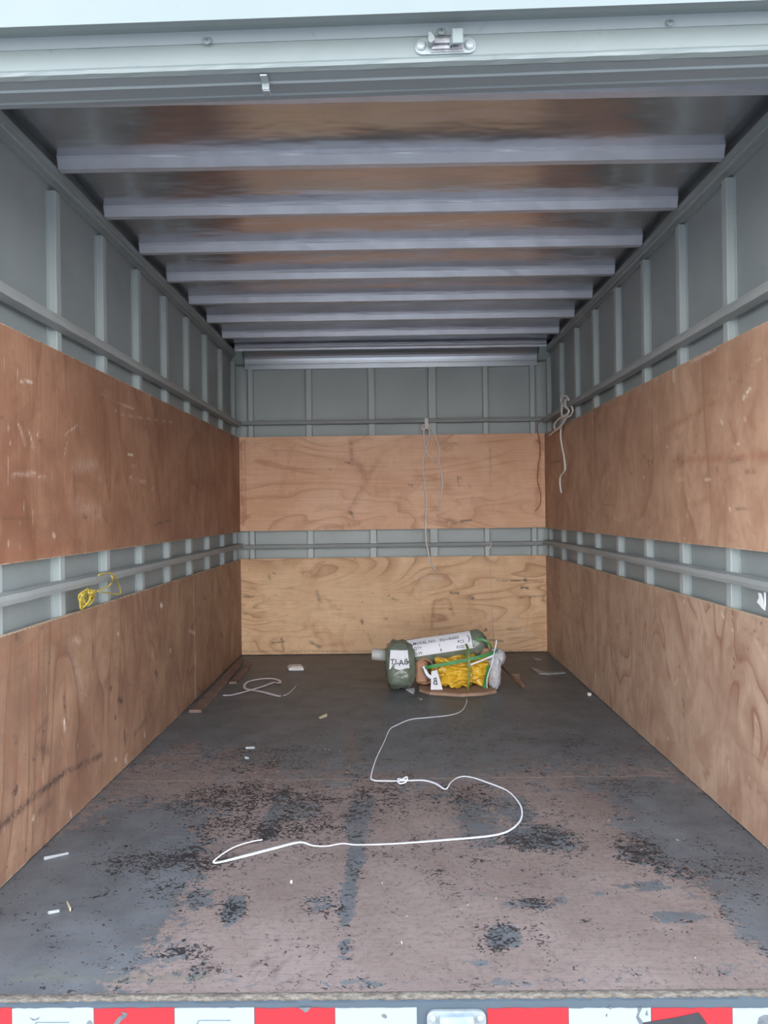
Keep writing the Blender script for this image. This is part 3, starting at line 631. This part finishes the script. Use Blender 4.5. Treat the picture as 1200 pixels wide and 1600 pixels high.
# white cord on the right rail
rw=lambda x,y,d=0: atX(x,y,PX-.006-d)
wc=empty('knotted_cord',rw(880,640)); tag(wc,'white cord tied in loops on the upper right rail, tail hanging down','cord')
cpart([rw(889,625,.03),rw(886,620,.032),rw(881,618,.034),rw(877,622,.034),rw(877,628,.034),rw(880,633,.036),rw(886,638,.036),rw(889,643,.034),rw(884,648,.038),rw(878,651,.036)],'loop',.0052,m_cord,wc)
cpart([rw(885,624,.036),rw(883,630,.034),rw(885,636,.036),rw(889,641,.036),rw(887,647,.038),rw(881,650,.036),rw(878,646,.034),rw(878,638,.034),rw(878,631,.036)],'loop',.0052,m_cord,wc)
cpart([rw(893,635,.036),rw(895,641,.034),rw(893,647,.032),rw(888,651,.032),rw(881,650,.034),rw(877,648,.034)],'loop',.0052,m_cord,wc)
cpart([rw(884,650,.034),rw(875,653,.03),rw(868,660,.026),rw(866,667,.024),rw(869,671,.024),rw(875,668,.024),rw(882,658,.026),rw(887,649,.03)],'loop',.0054,m_cord,wc)
cpart([rw(877,664,.022),rw(870,671,.014),rw(864,676,.010),rw(859,680,.006)],'loose_end',.0052,m_cord,wc)
cpart([rw(882,650,.026),rw(880,658,.018),rw(877,668,.01),rw(876,682,.004),rw(878,697),rw(881,712),rw(883,730),rw(881,738),rw(876,744),rw(875,755),rw(876,764),rw(877,770)],'tail',.0050,m_cord,wc)
# yellow rope hank on the left rail
lw=lambda x,y,d=0: atX(x,y,-PX+.006+d)
yr=empty('yellow_rope',lw(140,930,.02)); tag(yr,'hank of yellow rope tied to the middle rail on the left wall','rope')
def yc_(pts,nm): cpart(pts,nm,.0024,m_yrope,yr)
yc_([lw(153,900,.035),lw(157,897,.04),lw(167,895.5,.04),lw(174,896,.04),lw(181,902,.035),lw(185,912,.02),lw(188,922,.01),lw(187,928,.01),lw(178,928,.012),lw(168,926,.015),lw(158,925,.02),lw(152,924,.02)],'loop')
yc_([lw(174,899,.036),lw(176,905,.036),lw(174,911,.02),lw(169,916,.012),lw(162,919,.012),lw(152,923,.016)],'loop')
for k in range(9):
    a=rnd.uniform(0,6.28); 
    bx=126+20*(k/10); by=948-12*(k/10)+rnd.uniform(-3,5); tx=139+rnd.uniform(-5,5); ty=922+rnd.uniform(-3,2)
    yc_([lw(tx,ty,.03),lw((tx+bx)/2-7+rnd.uniform(-2,2),(ty+by)/2-4,.02),lw(bx,by,.008+rnd.uniform(0,.012)),lw(bx+5,by-3,.014),lw((tx+bx)/2+6+rnd.uniform(-2,3),(ty+by)/2+1,.028),lw(tx+3,ty+1,.036)],'coil')
for k in range(4): yc_([lw(136+k*3,919+k,.022),lw(138+k*2,926,.042),lw(142+k*2,929-k,.04),lw(149,925-k,.026)],'binding')
# torn white plastic hanging from the right rail
mb=MB()
for pts in ([(1188,926),(1189,934),(1186,941),(1190,945),(1194,951),(1195,938),(1192,927)],[(1197,925),(1197,938),(1195,951),(1198,954),(1199,945),(1199,926)]):
    q=[rw(x,y,.0) for x,y in pts]; k=len(q); mb.add([(p.x-.006,p.y,p.z) for p in q]+[(p.x-.004,p.y,p.z) for p in q],[list(range(k)),[k+i for i in range(k)][::-1]]+[[i,(i+1)%k,k+(i+1)%k,k+i] for i in range(k)])
tag(mb.build('plastic_scrap',m_paper),'torn white plastic scrap hanging under the right middle rail near the opening','scrap')
# ================================================================== FLOOR THINGS
g=lambda x,y,z=.004: atZ(x,y,z)
def strapside(u,t):
    return Vector((t.y,-t.x,0))
# long strap
pts=[(729,1092),(729,1098),(722,1110),(705,1117),(670,1121),(642,1124),(620,1133),(609,1140),(600,1160),(588,1185),(580,1212),(584,1219),(605,1220),(630,1220),(660,1219),(680,1224),(696,1233),(705,1222),(718,1214),(735,1214),(760,1222),(790,1234),(806,1248),(815,1264),(813,1282),(795,1298),(765,1306),(700,1312),(620,1318),(560,1320),(535,1318),(510,1322),(488,1321),(468,1316),(430,1325),(380,1338),(337,1348),(340,1340),(365,1324),(392,1315),(410,1312)]
for o_ in (hd,door): o_.rotation_euler.y=-.017; o_.location.x=.0315
catch.rotation_euler.y=-.017; catch.location.z+=.002; bpy.data.objects['bent_clip'].location.z-=.008
st=empty('white_strapping',g(600,1250)); tag(st,'long white plastic strapping snaking from the parcel across the floor','strap')
def wfun(u):
    k=u*(len(pts)-1); i=int(k)
    x,y=pts[min(i,len(pts)-1)]
    flat=(i in (7,8,9)) and .5
    tb={0:.003,1:.003,2:.003,3:.004,4:.005,5:.006,6:.006,7:.004,8:.003,9:.003,10:.004,11:.008,12:.009,13:.009,14:.009,15:.009,16:.005,17:.003,18:.003,19:.004,20:.007,21:.005,22:.004,23:.005,24:.005,25:.006,26:.008,27:.008,28:.005,29:.004,30:.004,31:.004,32:.004,33:.008,34:.011,35:.011,36:.006,37:.003,38:.003,39:.003,40:.003}
    a=tb.get(i,.004); b=tb.get(i+1,a); return a+(b-a)*(k-i)
mb=MB(); ribbon(mb,[g(x,y,.004 if i not in (37,38,39,40) else .008) for i,(x,y) in enumerate(pts)],wfun,lambda u,t:Vector((t.y,-t.x,0)),.0022,8)
child(mb.build('strap_band',m_strap),st)
mb=MB(); tube(mb,[g(621,1222,.01),g(628,1218,.016),g(636,1214,.02),g(634,1222,.012),g(624,1224,.01),g(622,1217,.014),g(632,1219,.018),g(637,1218,.02)],.0025,6,6); child(mb.build('knot',m_strap,smooth=True),st)
# looped strap on the left
pl_=[(349,1086),(360,1086),(378,1082),(395,1077),(412,1072),(428,1066),(437,1067),(436,1063),(424,1060),(405,1061),(388,1065),(382,1071),(384,1076),(394,1078),(410,1081),(425,1085),(438,1088)]
mb=MB(); ribbon(mb,[g(x,y,.005+.010*math.sin(i*.9)**2*(5<i<12)) for i,(x,y) in enumerate(pl_)],lambda u:.020 if (u<.12 or u>.75) else .014,lambda u,t:Vector((t.y,-t.x,0)),.002,8)
tag(mb.build('looped_strap',m_strapg),'pale grey plastic strap curled in one loop beside the timber battens','strap')
rope('curled_string','thin pale string end on the floor right of the looped strap','string',[g(443,1087),g(450,1084),g(457,1078),g(463,1071)],.0022,m_strapg,6)
# battens
def batten(a,b,wd,h,label,z=0.,chip=True):
    A=atZ(*a,0);B=atZ(*b,0); d=(B-A); d.z=0; ln=d.length; d.normalize(); s=Vector((d.y,-d.x,0)); mb=MB(); n=14; vs=[]
    for i in range(n+1):
        t=i/n; p=A+d*ln*t; ww=wd*(1 if t<.82 else 1-(t-.82)*2.2)*(1+rnd.uniform(-.06,.06)); hh=h*(1+rnd.uniform(-.1,.1))
        off=s*.006*math.sin(t*3)
        for sa,sz in ((-.5,0),(.5,0),(.5,1),(.42,1.12),(-.42,1.12),(-.5,1)): q=p+off+s*sa*ww; vs.append((q.x,q.y,z+.001+hh*sz))
    fs=[[i*6+k,i*6+(k+1)%6,i*6+6+(k+1)%6,i*6+6+k] for i in range(n) for k in range(6)]+[list(range(6)),[n*6+k for k in range(6)][::-1]]
    mb.add(vs,fs); return tag(mb.build('timber_batten',m_batten),label,'timber')
batten((305,1114),(376,1034),.058,.012,'longer dark timber batten lying along the foot of the left wall')
batten((364,1069),(390,1037),.040,.012,'shorter dark timber offcut lying right beside the longer batten')
# foam block
c=g(462,1046); fo=MB(); fo.box(c.x-.048,c.x+.046,c.y-.035,c.y+.045,.001,.022,bev=.006); fo.box(c.x-.03,c.x+.040,c.y-.02,c.y+.05,.020,.027,bev=.003)
for i,v in enumerate(fo.v): fo.v[i]=(v[0]+(v[1]-c.y)*-.25,v[1]+rnd.uniform(-.003,.003),v[2]+(rnd.uniform(-.002,.002) if v[2]>.01 else 0))
tag(fo.build('foam_block',m_foam),'small white foam block on the floor in front of the far wall','block')
c=g(921,1086); mb=MB(); mb.box(c.x-.010,c.x+.008,c.y-.012,c.y+.010,.001,.016,bev=.003); tag(mb.build('foam_crumb',m_foam),'tiny white foam cube at the foot of the right wall','crumb')
# film scraps
def wisp(pts,label,th=.002,m=m_wisp,name='film_scrap'):
    mb=MB(); q=[g(x,y,.003) for x,y in pts]; k=len(q); mb.add([(p.x,p.y,.003+rnd.uniform(.001,.008)) for p in q]+[(p.x,p.y,.001) for p in q],[list(range(k)),[k+i for i in range(k)][::-1]]+[[i,(i+1)%k,k+(i+1)%k,k+i] for i in range(k)])
    return tag(mb.build(name,m),label,'scrap')
wisp([(829,1044),(838,1046),(850,1051),(862,1051),(878,1050),(884,1052),(872,1053),(858,1054),(842,1053),(834,1048)],'torn clear film scrap lying before the far right corner')
wisp([(831,1027),(843,1030),(846,1032),(836,1031)],'tiny clear film flake nearest the far right corner')
wisp([(862,1024),(866,1025),(873,1034),(871,1034)],'thin clear film sliver against the right wall foot')
for pts,lab in (([(383,1168.4),(398,1167.6),(398,1169),(384,1169.6)],'white sliver on the bare floor below the looped strap'),([(382,1184.4),(389,1184.2),(389,1185.3),(383,1185.3)],'shorter white sliver just below another sliver, left floor'),
   ([(498,1121),(511,1117),(511,1119),(500,1122.5)],'straw coloured splinter on the floor left of the parcel'),
   ([(68,1342.2),(107,1332.6),(107,1333.6),(69,1343)],'long pale sliver near the left wall in the foreground'),
   ([(74,1426),(92,1422),(93,1424),(76,1427.5)],'short white plastic sliver in the left foreground'),
   ([(104,1410),(106,1410),(111,1422),(109,1423)],'thin pale straw in the left foreground beside a white sliver')):
    wisp(pts,lab,m=m_straw if 'straw' in lab else m_sliver,name='splinter')
wisp([(453,1377),(455.5,1376.5),(456.5,1379),(454,1379.5)],'small white speck on the worn floor below the strap end',m=m_paper,name='splinter')
mb=MB()
for k in range(46):
    x=rnd.uniform(240,560) if k<32 else rnd.uniform(560,1100); y=rnd.uniform(1110,1215) if k<32 else rnd.uniform(1240,1500); p=g(x,y,0); a=rnd.uniform(0,3.1); l=rnd.uniform(.002,.007); 
    dx,dy=math.cos(a)*l,math.sin(a)*l; mb.add([(p.x-dx,p.y-dy,.0015),(p.x+dy*.3,p.y-dx*.3,.0015),(p.x+dx,p.y+dy,.003),(p.x-dy*.3,p.y+dx*.3,.0015)],[(0,1,2,3)])
o=mb.build('sawdust_flecks',m_straw); o['kind']='stuff'; o['label']='tiny straw coloured flecks scattered over the worn floor'; o['category']='debris'
# ================================================================== PARCEL
Yp=2.54     # front of the bundle
P=lambda x,y,d=0: atY(x,y,Yp+d)
par=empty('wrapped_parcel',(P(690,1085).x,Yp+.1,0)); tag(par,'film-wrapped parcel with yellow bag and green straps near the far wall','parcel')
from mathutils import noise as mn
def lump(center, rad, mat, name, rough=.12, freq=6, sq=2.6, rot=None, seg=(40,26), folds=0, seed=0, floor=None):
    """superellipsoid with noise dents (and sharp folds for crumpled plastic)"""
    vs=[]; fs=[]; nu,nv=seg; rotm=rot or Matrix.Identity(3); sg=lambda v,e: math.copysign(abs(v)**e,v); e=2/sq
    for j in range(nv+1):
        ph=-math.pi/2+math.pi*j/nv
        for i in range(nu):
            th=2*math.pi*i/nu
            d=Vector((sg(math.cos(ph),e)*sg(math.cos(th),e),sg(math.cos(ph),e)*sg(math.sin(th),e),sg(math.sin(ph),e)))
            q=d*freq*.35+Vector((seed,seed*2.3,0))
            k=1+rough*mn.noise(q*2)+rough*.5*mn.noise(q*5)
            if folds:
                w_=Vector((mn.noise(q*1.3),mn.noise(q*1.3+Vector((5,0,0))),mn.noise(q*1.3+Vector((0,7,0)))))
                k+=folds*(abs(mn.noise(q*2.2+w_*1.5))-.22)*1.3+folds*.6*(abs(mn.noise(q*4.5+w_*2))-.2)
            v=Vector((d.x*rad[0],d.y*rad[1],d.z*rad[2]))*k
            v=rotm@v+Vector(center)
            if floor is not None and v.z<floor: v.z=floor
            vs.append(v)
    fs=[(j*nu+i,j*nu+(i+1)%nu,(j+1)*nu+(i+1)%nu,(j+1)*nu+i) for j in range(nv) for i in range(nu)]
    mb=MB(); mb.add(vs,fs); o=mb.build(name,mat,smooth=True); child(o,par); return o
# cardboard base
a=P(645,1080); b=P(776,1084)
mb=MB(); vs=[]
front=[(655,1081),(672,1086),(720,1089),(755,1087),(776,1083)]
n=len(front)
for x,y in front: p=atZ(x,y,.002); vs.append((p.x,p.y,.002))
for x,y in front: p=atZ(x,y,.002); vs.append((p.x,p.y+.36,.002))
vs+=[(v[0],v[1]+(.004),v[2]+.015) for v in vs[:n]]+[(v[0],v[1],v[2]+.015) for v in vs[n:2*n]]
fs=[[i,i+1,2*n+i+1,2*n+i] for i in range(n-1)]+[[2*n+i,2*n+i+1,3*n+i+1,3*n+i] for i in range(n-1)]+[[i,n+i,n+i+1,i+1] for i in range(n-1)]+[[n+i,3*n+i,3*n+i+1,n+i+1] for i in range(n-1)]+[[0,2*n,3*n,n],[n-1,2*n-1,4*n-1,3*n-1]]
mb.add(vs,fs); child(mb.build('cardboard_base',m_card),par)
# left film wrapped block
c0=P(627,1048,.09)
lump((c0.x-.004,c0.y,.130),(.084,.12,.122),m_film,'film_wrapped_block',.10,5,3.4,seed=3,folds=.05,floor=.002)
# long roll lying on top, sloping up to the right
A=P(632,1023,.13); B=P(752,1005,.13); ax=(B-A); ln=ax.length; ax.normalize()
zz=ax; yy=Vector((0,1,0)); xx=yy.cross(zz).normalized(); rm=Matrix((xx,yy,zz)).transposed(); rr=.078
mid=(A+B)/2
def roll_pt(u,ang,k=1.0): return A+ax*ln*u + (Vector((0,-1,0))*math.cos(ang)+Vector((-ax.z,0,ax.x))*math.sin(ang))*rr*k
mb=MB(); nu,nv=26,28; vs=[]
for i in range(nu+1):
    u=-.03+1.10*i/nu
    for j in range(nv):
        an=2*math.pi*j/nv; k=1+.05*mn.noise(Vector((u*6,math.cos(an)*1.5,math.sin(an)*1.5)))+(.04*mn.noise(Vector((u*20,an*3,0))))
        k*= (1-.55*max(0,(u-.98)/.09)**1.5) if u>.98 else 1
        vs.append(roll_pt(u,an,k*.985))
fs=[(i*nv+j,i*nv+(j+1)%nv,(i+1)*nv+(j+1)%nv,(i+1)*nv+j) for i in range(nu) for j in range(nv)]+[list(range(nv)),[nu*nv+j for j in range(nv)][::-1]]
mb.add(vs,fs); child(mb.build('film_wrapped_roll',m_film,smooth=True),par)
# labels: grid mapped on the roll; lettering bent along
def text_mesh(s,size):
    cu=bpy.data.curves.new('lettering','FONT'); cu.body=s; cu.size=size; cu.resolution_u=2; cu.offset=size*.012
    o=bpy.data.objects.new('tmp',cu); C.objects.link(o); bpy.context.view_layer.update()
    me=bpy.data.meshes.new_from_object(o.evaluated_get(bpy.context.evaluated_depsgraph_get())); bpy.data.objects.remove(o); return me
def sheet(fn,nu,nv,name,mat,parent,k=1.0):
    vs=[fn(i/nu,j/nv,0) for i in range(nu+1) for j in range(nv+1)]+[fn(i/nu,j/nv,-.0012) for i in range(nu+1) for j in range(nv+1)]
    N=(nu+1)*(nv+1); id_=lambda i,j,b:b*N+i*(nv+1)+j
    fs=[(id_(i,j,0),id_(i+1,j,0),id_(i+1,j+1,0),id_(i,j+1,0)) for i in range(nu) for j in range(nv)]+[(id_(i,j,1),id_(i,j+1,1),id_(i+1,j+1,1),id_(i+1,j,1)) for i in range(nu) for j in range(nv)]
    for i in range(nu): fs+=[(id_(i,0,0),id_(i,0,1),id_(i+1,0,1),id_(i+1,0,0)),(id_(i,nv,0),id_(i+1,nv,0),id_(i+1,nv,1),id_(i,nv,1))]
    for j in range(nv): fs+=[(id_(0,j,0),id_(0,j+1,0),id_(0,j+1,1),id_(0,j,1)),(id_(nu,j,0),id_(nu,j,1),id_(nu,j+1,1),id_(nu,j+1,0))]
    mb=MB().add(vs,fs); o=mb.build(name,mat,smooth=False); child(o,parent); return o
def lettering(items,fn,asp,parent):
    """items: (text,u,v,size in v units, mirror); fn maps (u,v,lift) to the surface"""
    mb=MB()
    for s,u,v,sz,mir in items:
        me=text_mesh(s,1.0); xs=[q.co for q in me.vertices]
        W=max(c.x for c in xs) if xs else 1
        vs=[fn(u+((W-c.x) if mir else c.x)*sz/asp, v+c.y*sz,.0016) for c in xs]
        mb.add(vs,[tuple(p.vertices) for p in me.polygons]); bpy.data.meshes.remove(me)
    o=mb.build('lettering',m_ink,fix=False); child(o,par); o.parent=parent; o.matrix_parent_inverse=parent.matrix_world.inverted() if False else Matrix.Identity(4)
    return o
def lab1(u,v,lift):     # big label on the roll; v 0 bottom..1 top
    uu=.055+.815*u; an=math.radians(-3+78*v)
    bow=.012*math.sin(u*math.pi)*0
    return roll_pt(uu,an,1.06+lift/rr)
l1=sheet(lab1,20,12,'paper_label',m_paper,par)
asp1=(.815*ln)/(rr*math.radians(78))
lettering([('MODEL NO. : EG-UEA03',.09,.56,.22,0),('QTY',.09,.31,.20,0),('1',.48,.31,.20,0),('PCS',.78,.33,.20,0),('G.W.',.09,.07,.20,0),('8',.49,.07,.20,0),('KGS',.75,.09,.20,0),(')',.94,.40,.42,0)],lab1,asp1,l1)
q0=P(610,1046,-.03)
c00,c10,c01,c11=[P(x,y,-.032) for x,y in ((608,1046),(640,1045),(610,1016),(637,1016))]
def lab2(u,v,lift):
    p=(c00*(1-u)+c10*u)*(1-v)+(c01*(1-u)+c11*u)*v
    return Vector((p.x,p.y-lift*1+.006*math.sin(u*7)*(1-v*.4),p.z+.004*math.sin(u*9)*(1-v)))
l2=sheet(lab2,12,8,'paper_label',m_paper,par)
lettering([('T',.03,.22,.44,0),('I',.27,.22,.44,0),('-',.36,.22,.44,0),('A',.47,.22,.44,0),('B',.74,.22,.44,1)],lab2,1.12,l2)
# brown card tube and curled black/white rim
c1=P(662,1058,.10)
mb=MB(); vs=[];nn=24
for yv,r1 in ((-.07,.060),(.14,.060),(.14,.054),(-.07,.054)):
    for j in range(nn): an=2*math.pi*j/nn; vs.append((c1.x+.004+math.cos(an)*r1*.9,c1.y+yv,.098+math.sin(an)*r1*1.15))
mb.add(vs,[(i*nn+j,i*nn+(j+1)%nn,((i+1)%4)*nn+(j+1)%nn,((i+1)%4)*nn+j) for i in range(4) for j in range(nn)])
child(mb.build('card_tube',m_cardd,smooth=True),par)
mb=MB(); mb.box(c1.x-.045,c1.x+.02,c1.y-.08,c1.y-.03,.035,.155,bev=.012); child(mb.build('folded_card',m_cardd),par)
rim=[P(662,1041,-.01),P(665,1049,-.015),P(669,1055,-.02),P(675,1059,-.022),P(681,1061,-.02)]
mb=MB(); ribbon(mb,rim,.016,lambda u,t:Vector((0,.2,1)),.004,8); child(mb.build('white_rim',m_paper),par)
mb=MB(); ribbon(mb,[p+Vector((-.006,-.006,-.010)) for p in rim],.006,lambda u,t:Vector((0,.2,1)),.003,8); child(mb.build('black_rim',m_ink),par)
# yellow bag
c2=P(722,1052,.13)
lump((c2.x+.002,c2.y-.02,.098),(.158,.13,.078),m_yellow,'yellow_bag',.10,2.6,3.2,seg=(130,84),folds=.42,seed=1,floor=.020)
c2b=P(756,1035,.14); lump((c2b.x,c2b.y,.158),(.048,.09,.036),m_yellow,'yellow_bag_fold',.10,3,2.4,seg=(60,40),folds=.40,seed=9)
# label piece with B
c00,c10,c01,c11=[P(x,y,-.035) for x,y in ((673,1078),(692,1078),(674,1049),(683,1047))]
def lab3(u,v,lift):
    p=(c00*(1-u)+c10*u)*(1-v)+(c01*(1-u)+c11*u)*v; return Vector((p.x,p.y-lift,p.z))
l3=sheet(lab3,6,6,'paper_label',m_paper,par); lettering([('B',.22,.28,.52,1)],lab3,.6,l3)
# green straps
mb=MB(); ribbon(mb,[P(664,1043,-.03),P(676,1041,-.05),P(700,1037,-.055),P(730,1031,-.055),P(755,1025,-.05),P(772,1019,-.02),P(780,1016,.05)],lambda u:.018,lambda u,t:Vector((0,0,1)),.0015); child(mb.build('green_strap',m_gstrap),par)
mb=MB(); ribbon(mb,[P(728,1006,.02),P(731,1014,-.03),P(733,1030,-.060),P(733,1050,-.062),P(732,1070,-.062),P(731,1082,-.060),atZ(731,1090,.004)],lambda u:.012,lambda u,t:Vector((1,0,0)),.0015); child(mb.build('green_strap',m_dgstrap),par)
mb=MB(); ribbon(mb,[P(724,1017,-.02),P(731,1030,-.063),P(729,1040,-.063)],lambda u:.006,lambda u,t:Vector((1,0,0)),.0015); child(mb.build('green_strap',m_dgstrap),par)
mb=MB(); ribbon(mb,[P(744,1000,.05),P(752,999,.04),P(760,1002,.03),P(766,1008,.03),P(768,1017,.03)],lambda u:.012,lambda u,t:Vector((0,.3,1)),.0015); child(mb.build('green_strap',m_gstrap),par)
mb=MB(); ribbon(mb,[P(764,1040,-.02),P(761,1055,-.02),P(757,1072,-.01),P(756,1080,0)],lambda u:.020,lambda u,t:Vector((1,.2,0)),.0015); child(mb.build('green_strap',m_gstrap),par)
mb=MB(); tube(mb,[P(776,1000,-.03),P(774,1012,-.04),P(771,1024,-.05),P(769,1036,-.055),P(764,1050,-.055),P(761,1062,-.055),P(761,1075,-.05)],.0028,6,6); child(mb.build('white_strap',m_strap,smooth=True),par)
mb=MB(); ribbon(mb,[P(731,1040,-.058),P(745,1035,-.058),P(760,1029,-.052),P(771,1024,-.045)],lambda u:.008,lambda u,t:Vector((0,0,1)),.0015); child(mb.build('clear_strap',m_strap),par)
# cardboard pieces under the upper end of the roll
for pts in ([(744,1020),(741,1006),(746,996),(751,1000),(751,1014),(749,1018)],[(749,1026),(756,1013),(765,1014),(762,1024)]):
    q=[P(x,y,.06) for x,y in pts]; k=len(q); mb=MB(); mb.add([(p.x,p.y,p.z) for p in q]+[(p.x,p.y+.012,p.z) for p in q],[list(range(k)),[k+i for i in range(k)][::-1]]+[[i,(i+1)%k,k+(i+1)%k,k+i] for i in range(k)]); child(mb.build('torn_card',m_cardd),par)
# clear bag on the right
c3=P(772,1058,.03); lump((c3.x,c3.y,.105),(.034,.055,.105),m_clear,'clear_bag',.14,8,2.6,seg=(40,40),folds=.16,seed=5,floor=.004)
c4=P(778,1026,.05); lump((c4.x,c4.y,c4.z),(.038,.05,.042),m_clear,'clear_bag',.10,8,2.4,seg=(36,28),folds=.14,seed=6)
# white tube end on the left
A4=P(581,1021,.10); mb=MB(); nn=22; vs=[]
for xx_,r1 in ((0,.030),(.004,.032),(.09,.033),(.09,.02),(.012,.020),(.012,.002)):
    for j in range(nn): an=2*math.pi*j/nn; vs.append((A4.x+xx_,A4.y+math.cos(an)*r1,A4.z-.004-xx_*.1+math.sin(an)*r1))
mb.add(vs,[(i*nn+j,i*nn+(j+1)%nn,(i+1)*nn+(j+1)%nn,(i+1)*nn+j) for i in range(5) for j in range(nn)]+[[5*nn+j for j in range(nn)]]); child(mb.build('white_tube_end',simple('dirty_white_tube',(.42,.41,.39),.5),smooth=True),par)
# scraps in front
wisp([(634,1077),(647,1075),(648,1080),(646,1084),(640,1081)],'crumpled white paper scrap poking out left under the parcel',m=m_paper,name='paper_scrap')
wisp([(652,1091),(658,1091),(660,1093),(656,1093.5)],'small clear film flake in front of the parcel',name='film_scrap')
# cardboard strip behind right
q=[atZ(x,y,z) for x,y,z in ((783,1042,.07),(794,1053,.05),(804,1064,.02),(817,1075,.004),(821,1072,.006),(812,1062,.02),(811,1053,.045),(798,1053,.06),(785,1040,.09))]
mb=MB(); k=len(q); mb.add([p for p in q]+[p+Vector((0,.006,-.003 if p.z>.01 else 0)) for p in q],[list(range(k)),[k+i for i in range(k)][::-1]]+[[i,(i+1)%k,k+(i+1)%k,k+i] for i in range(k)])
tag(mb.build('cardboard_strip',m_card),'torn brown cardboard strip sticking out right of the parcel','cardboard')
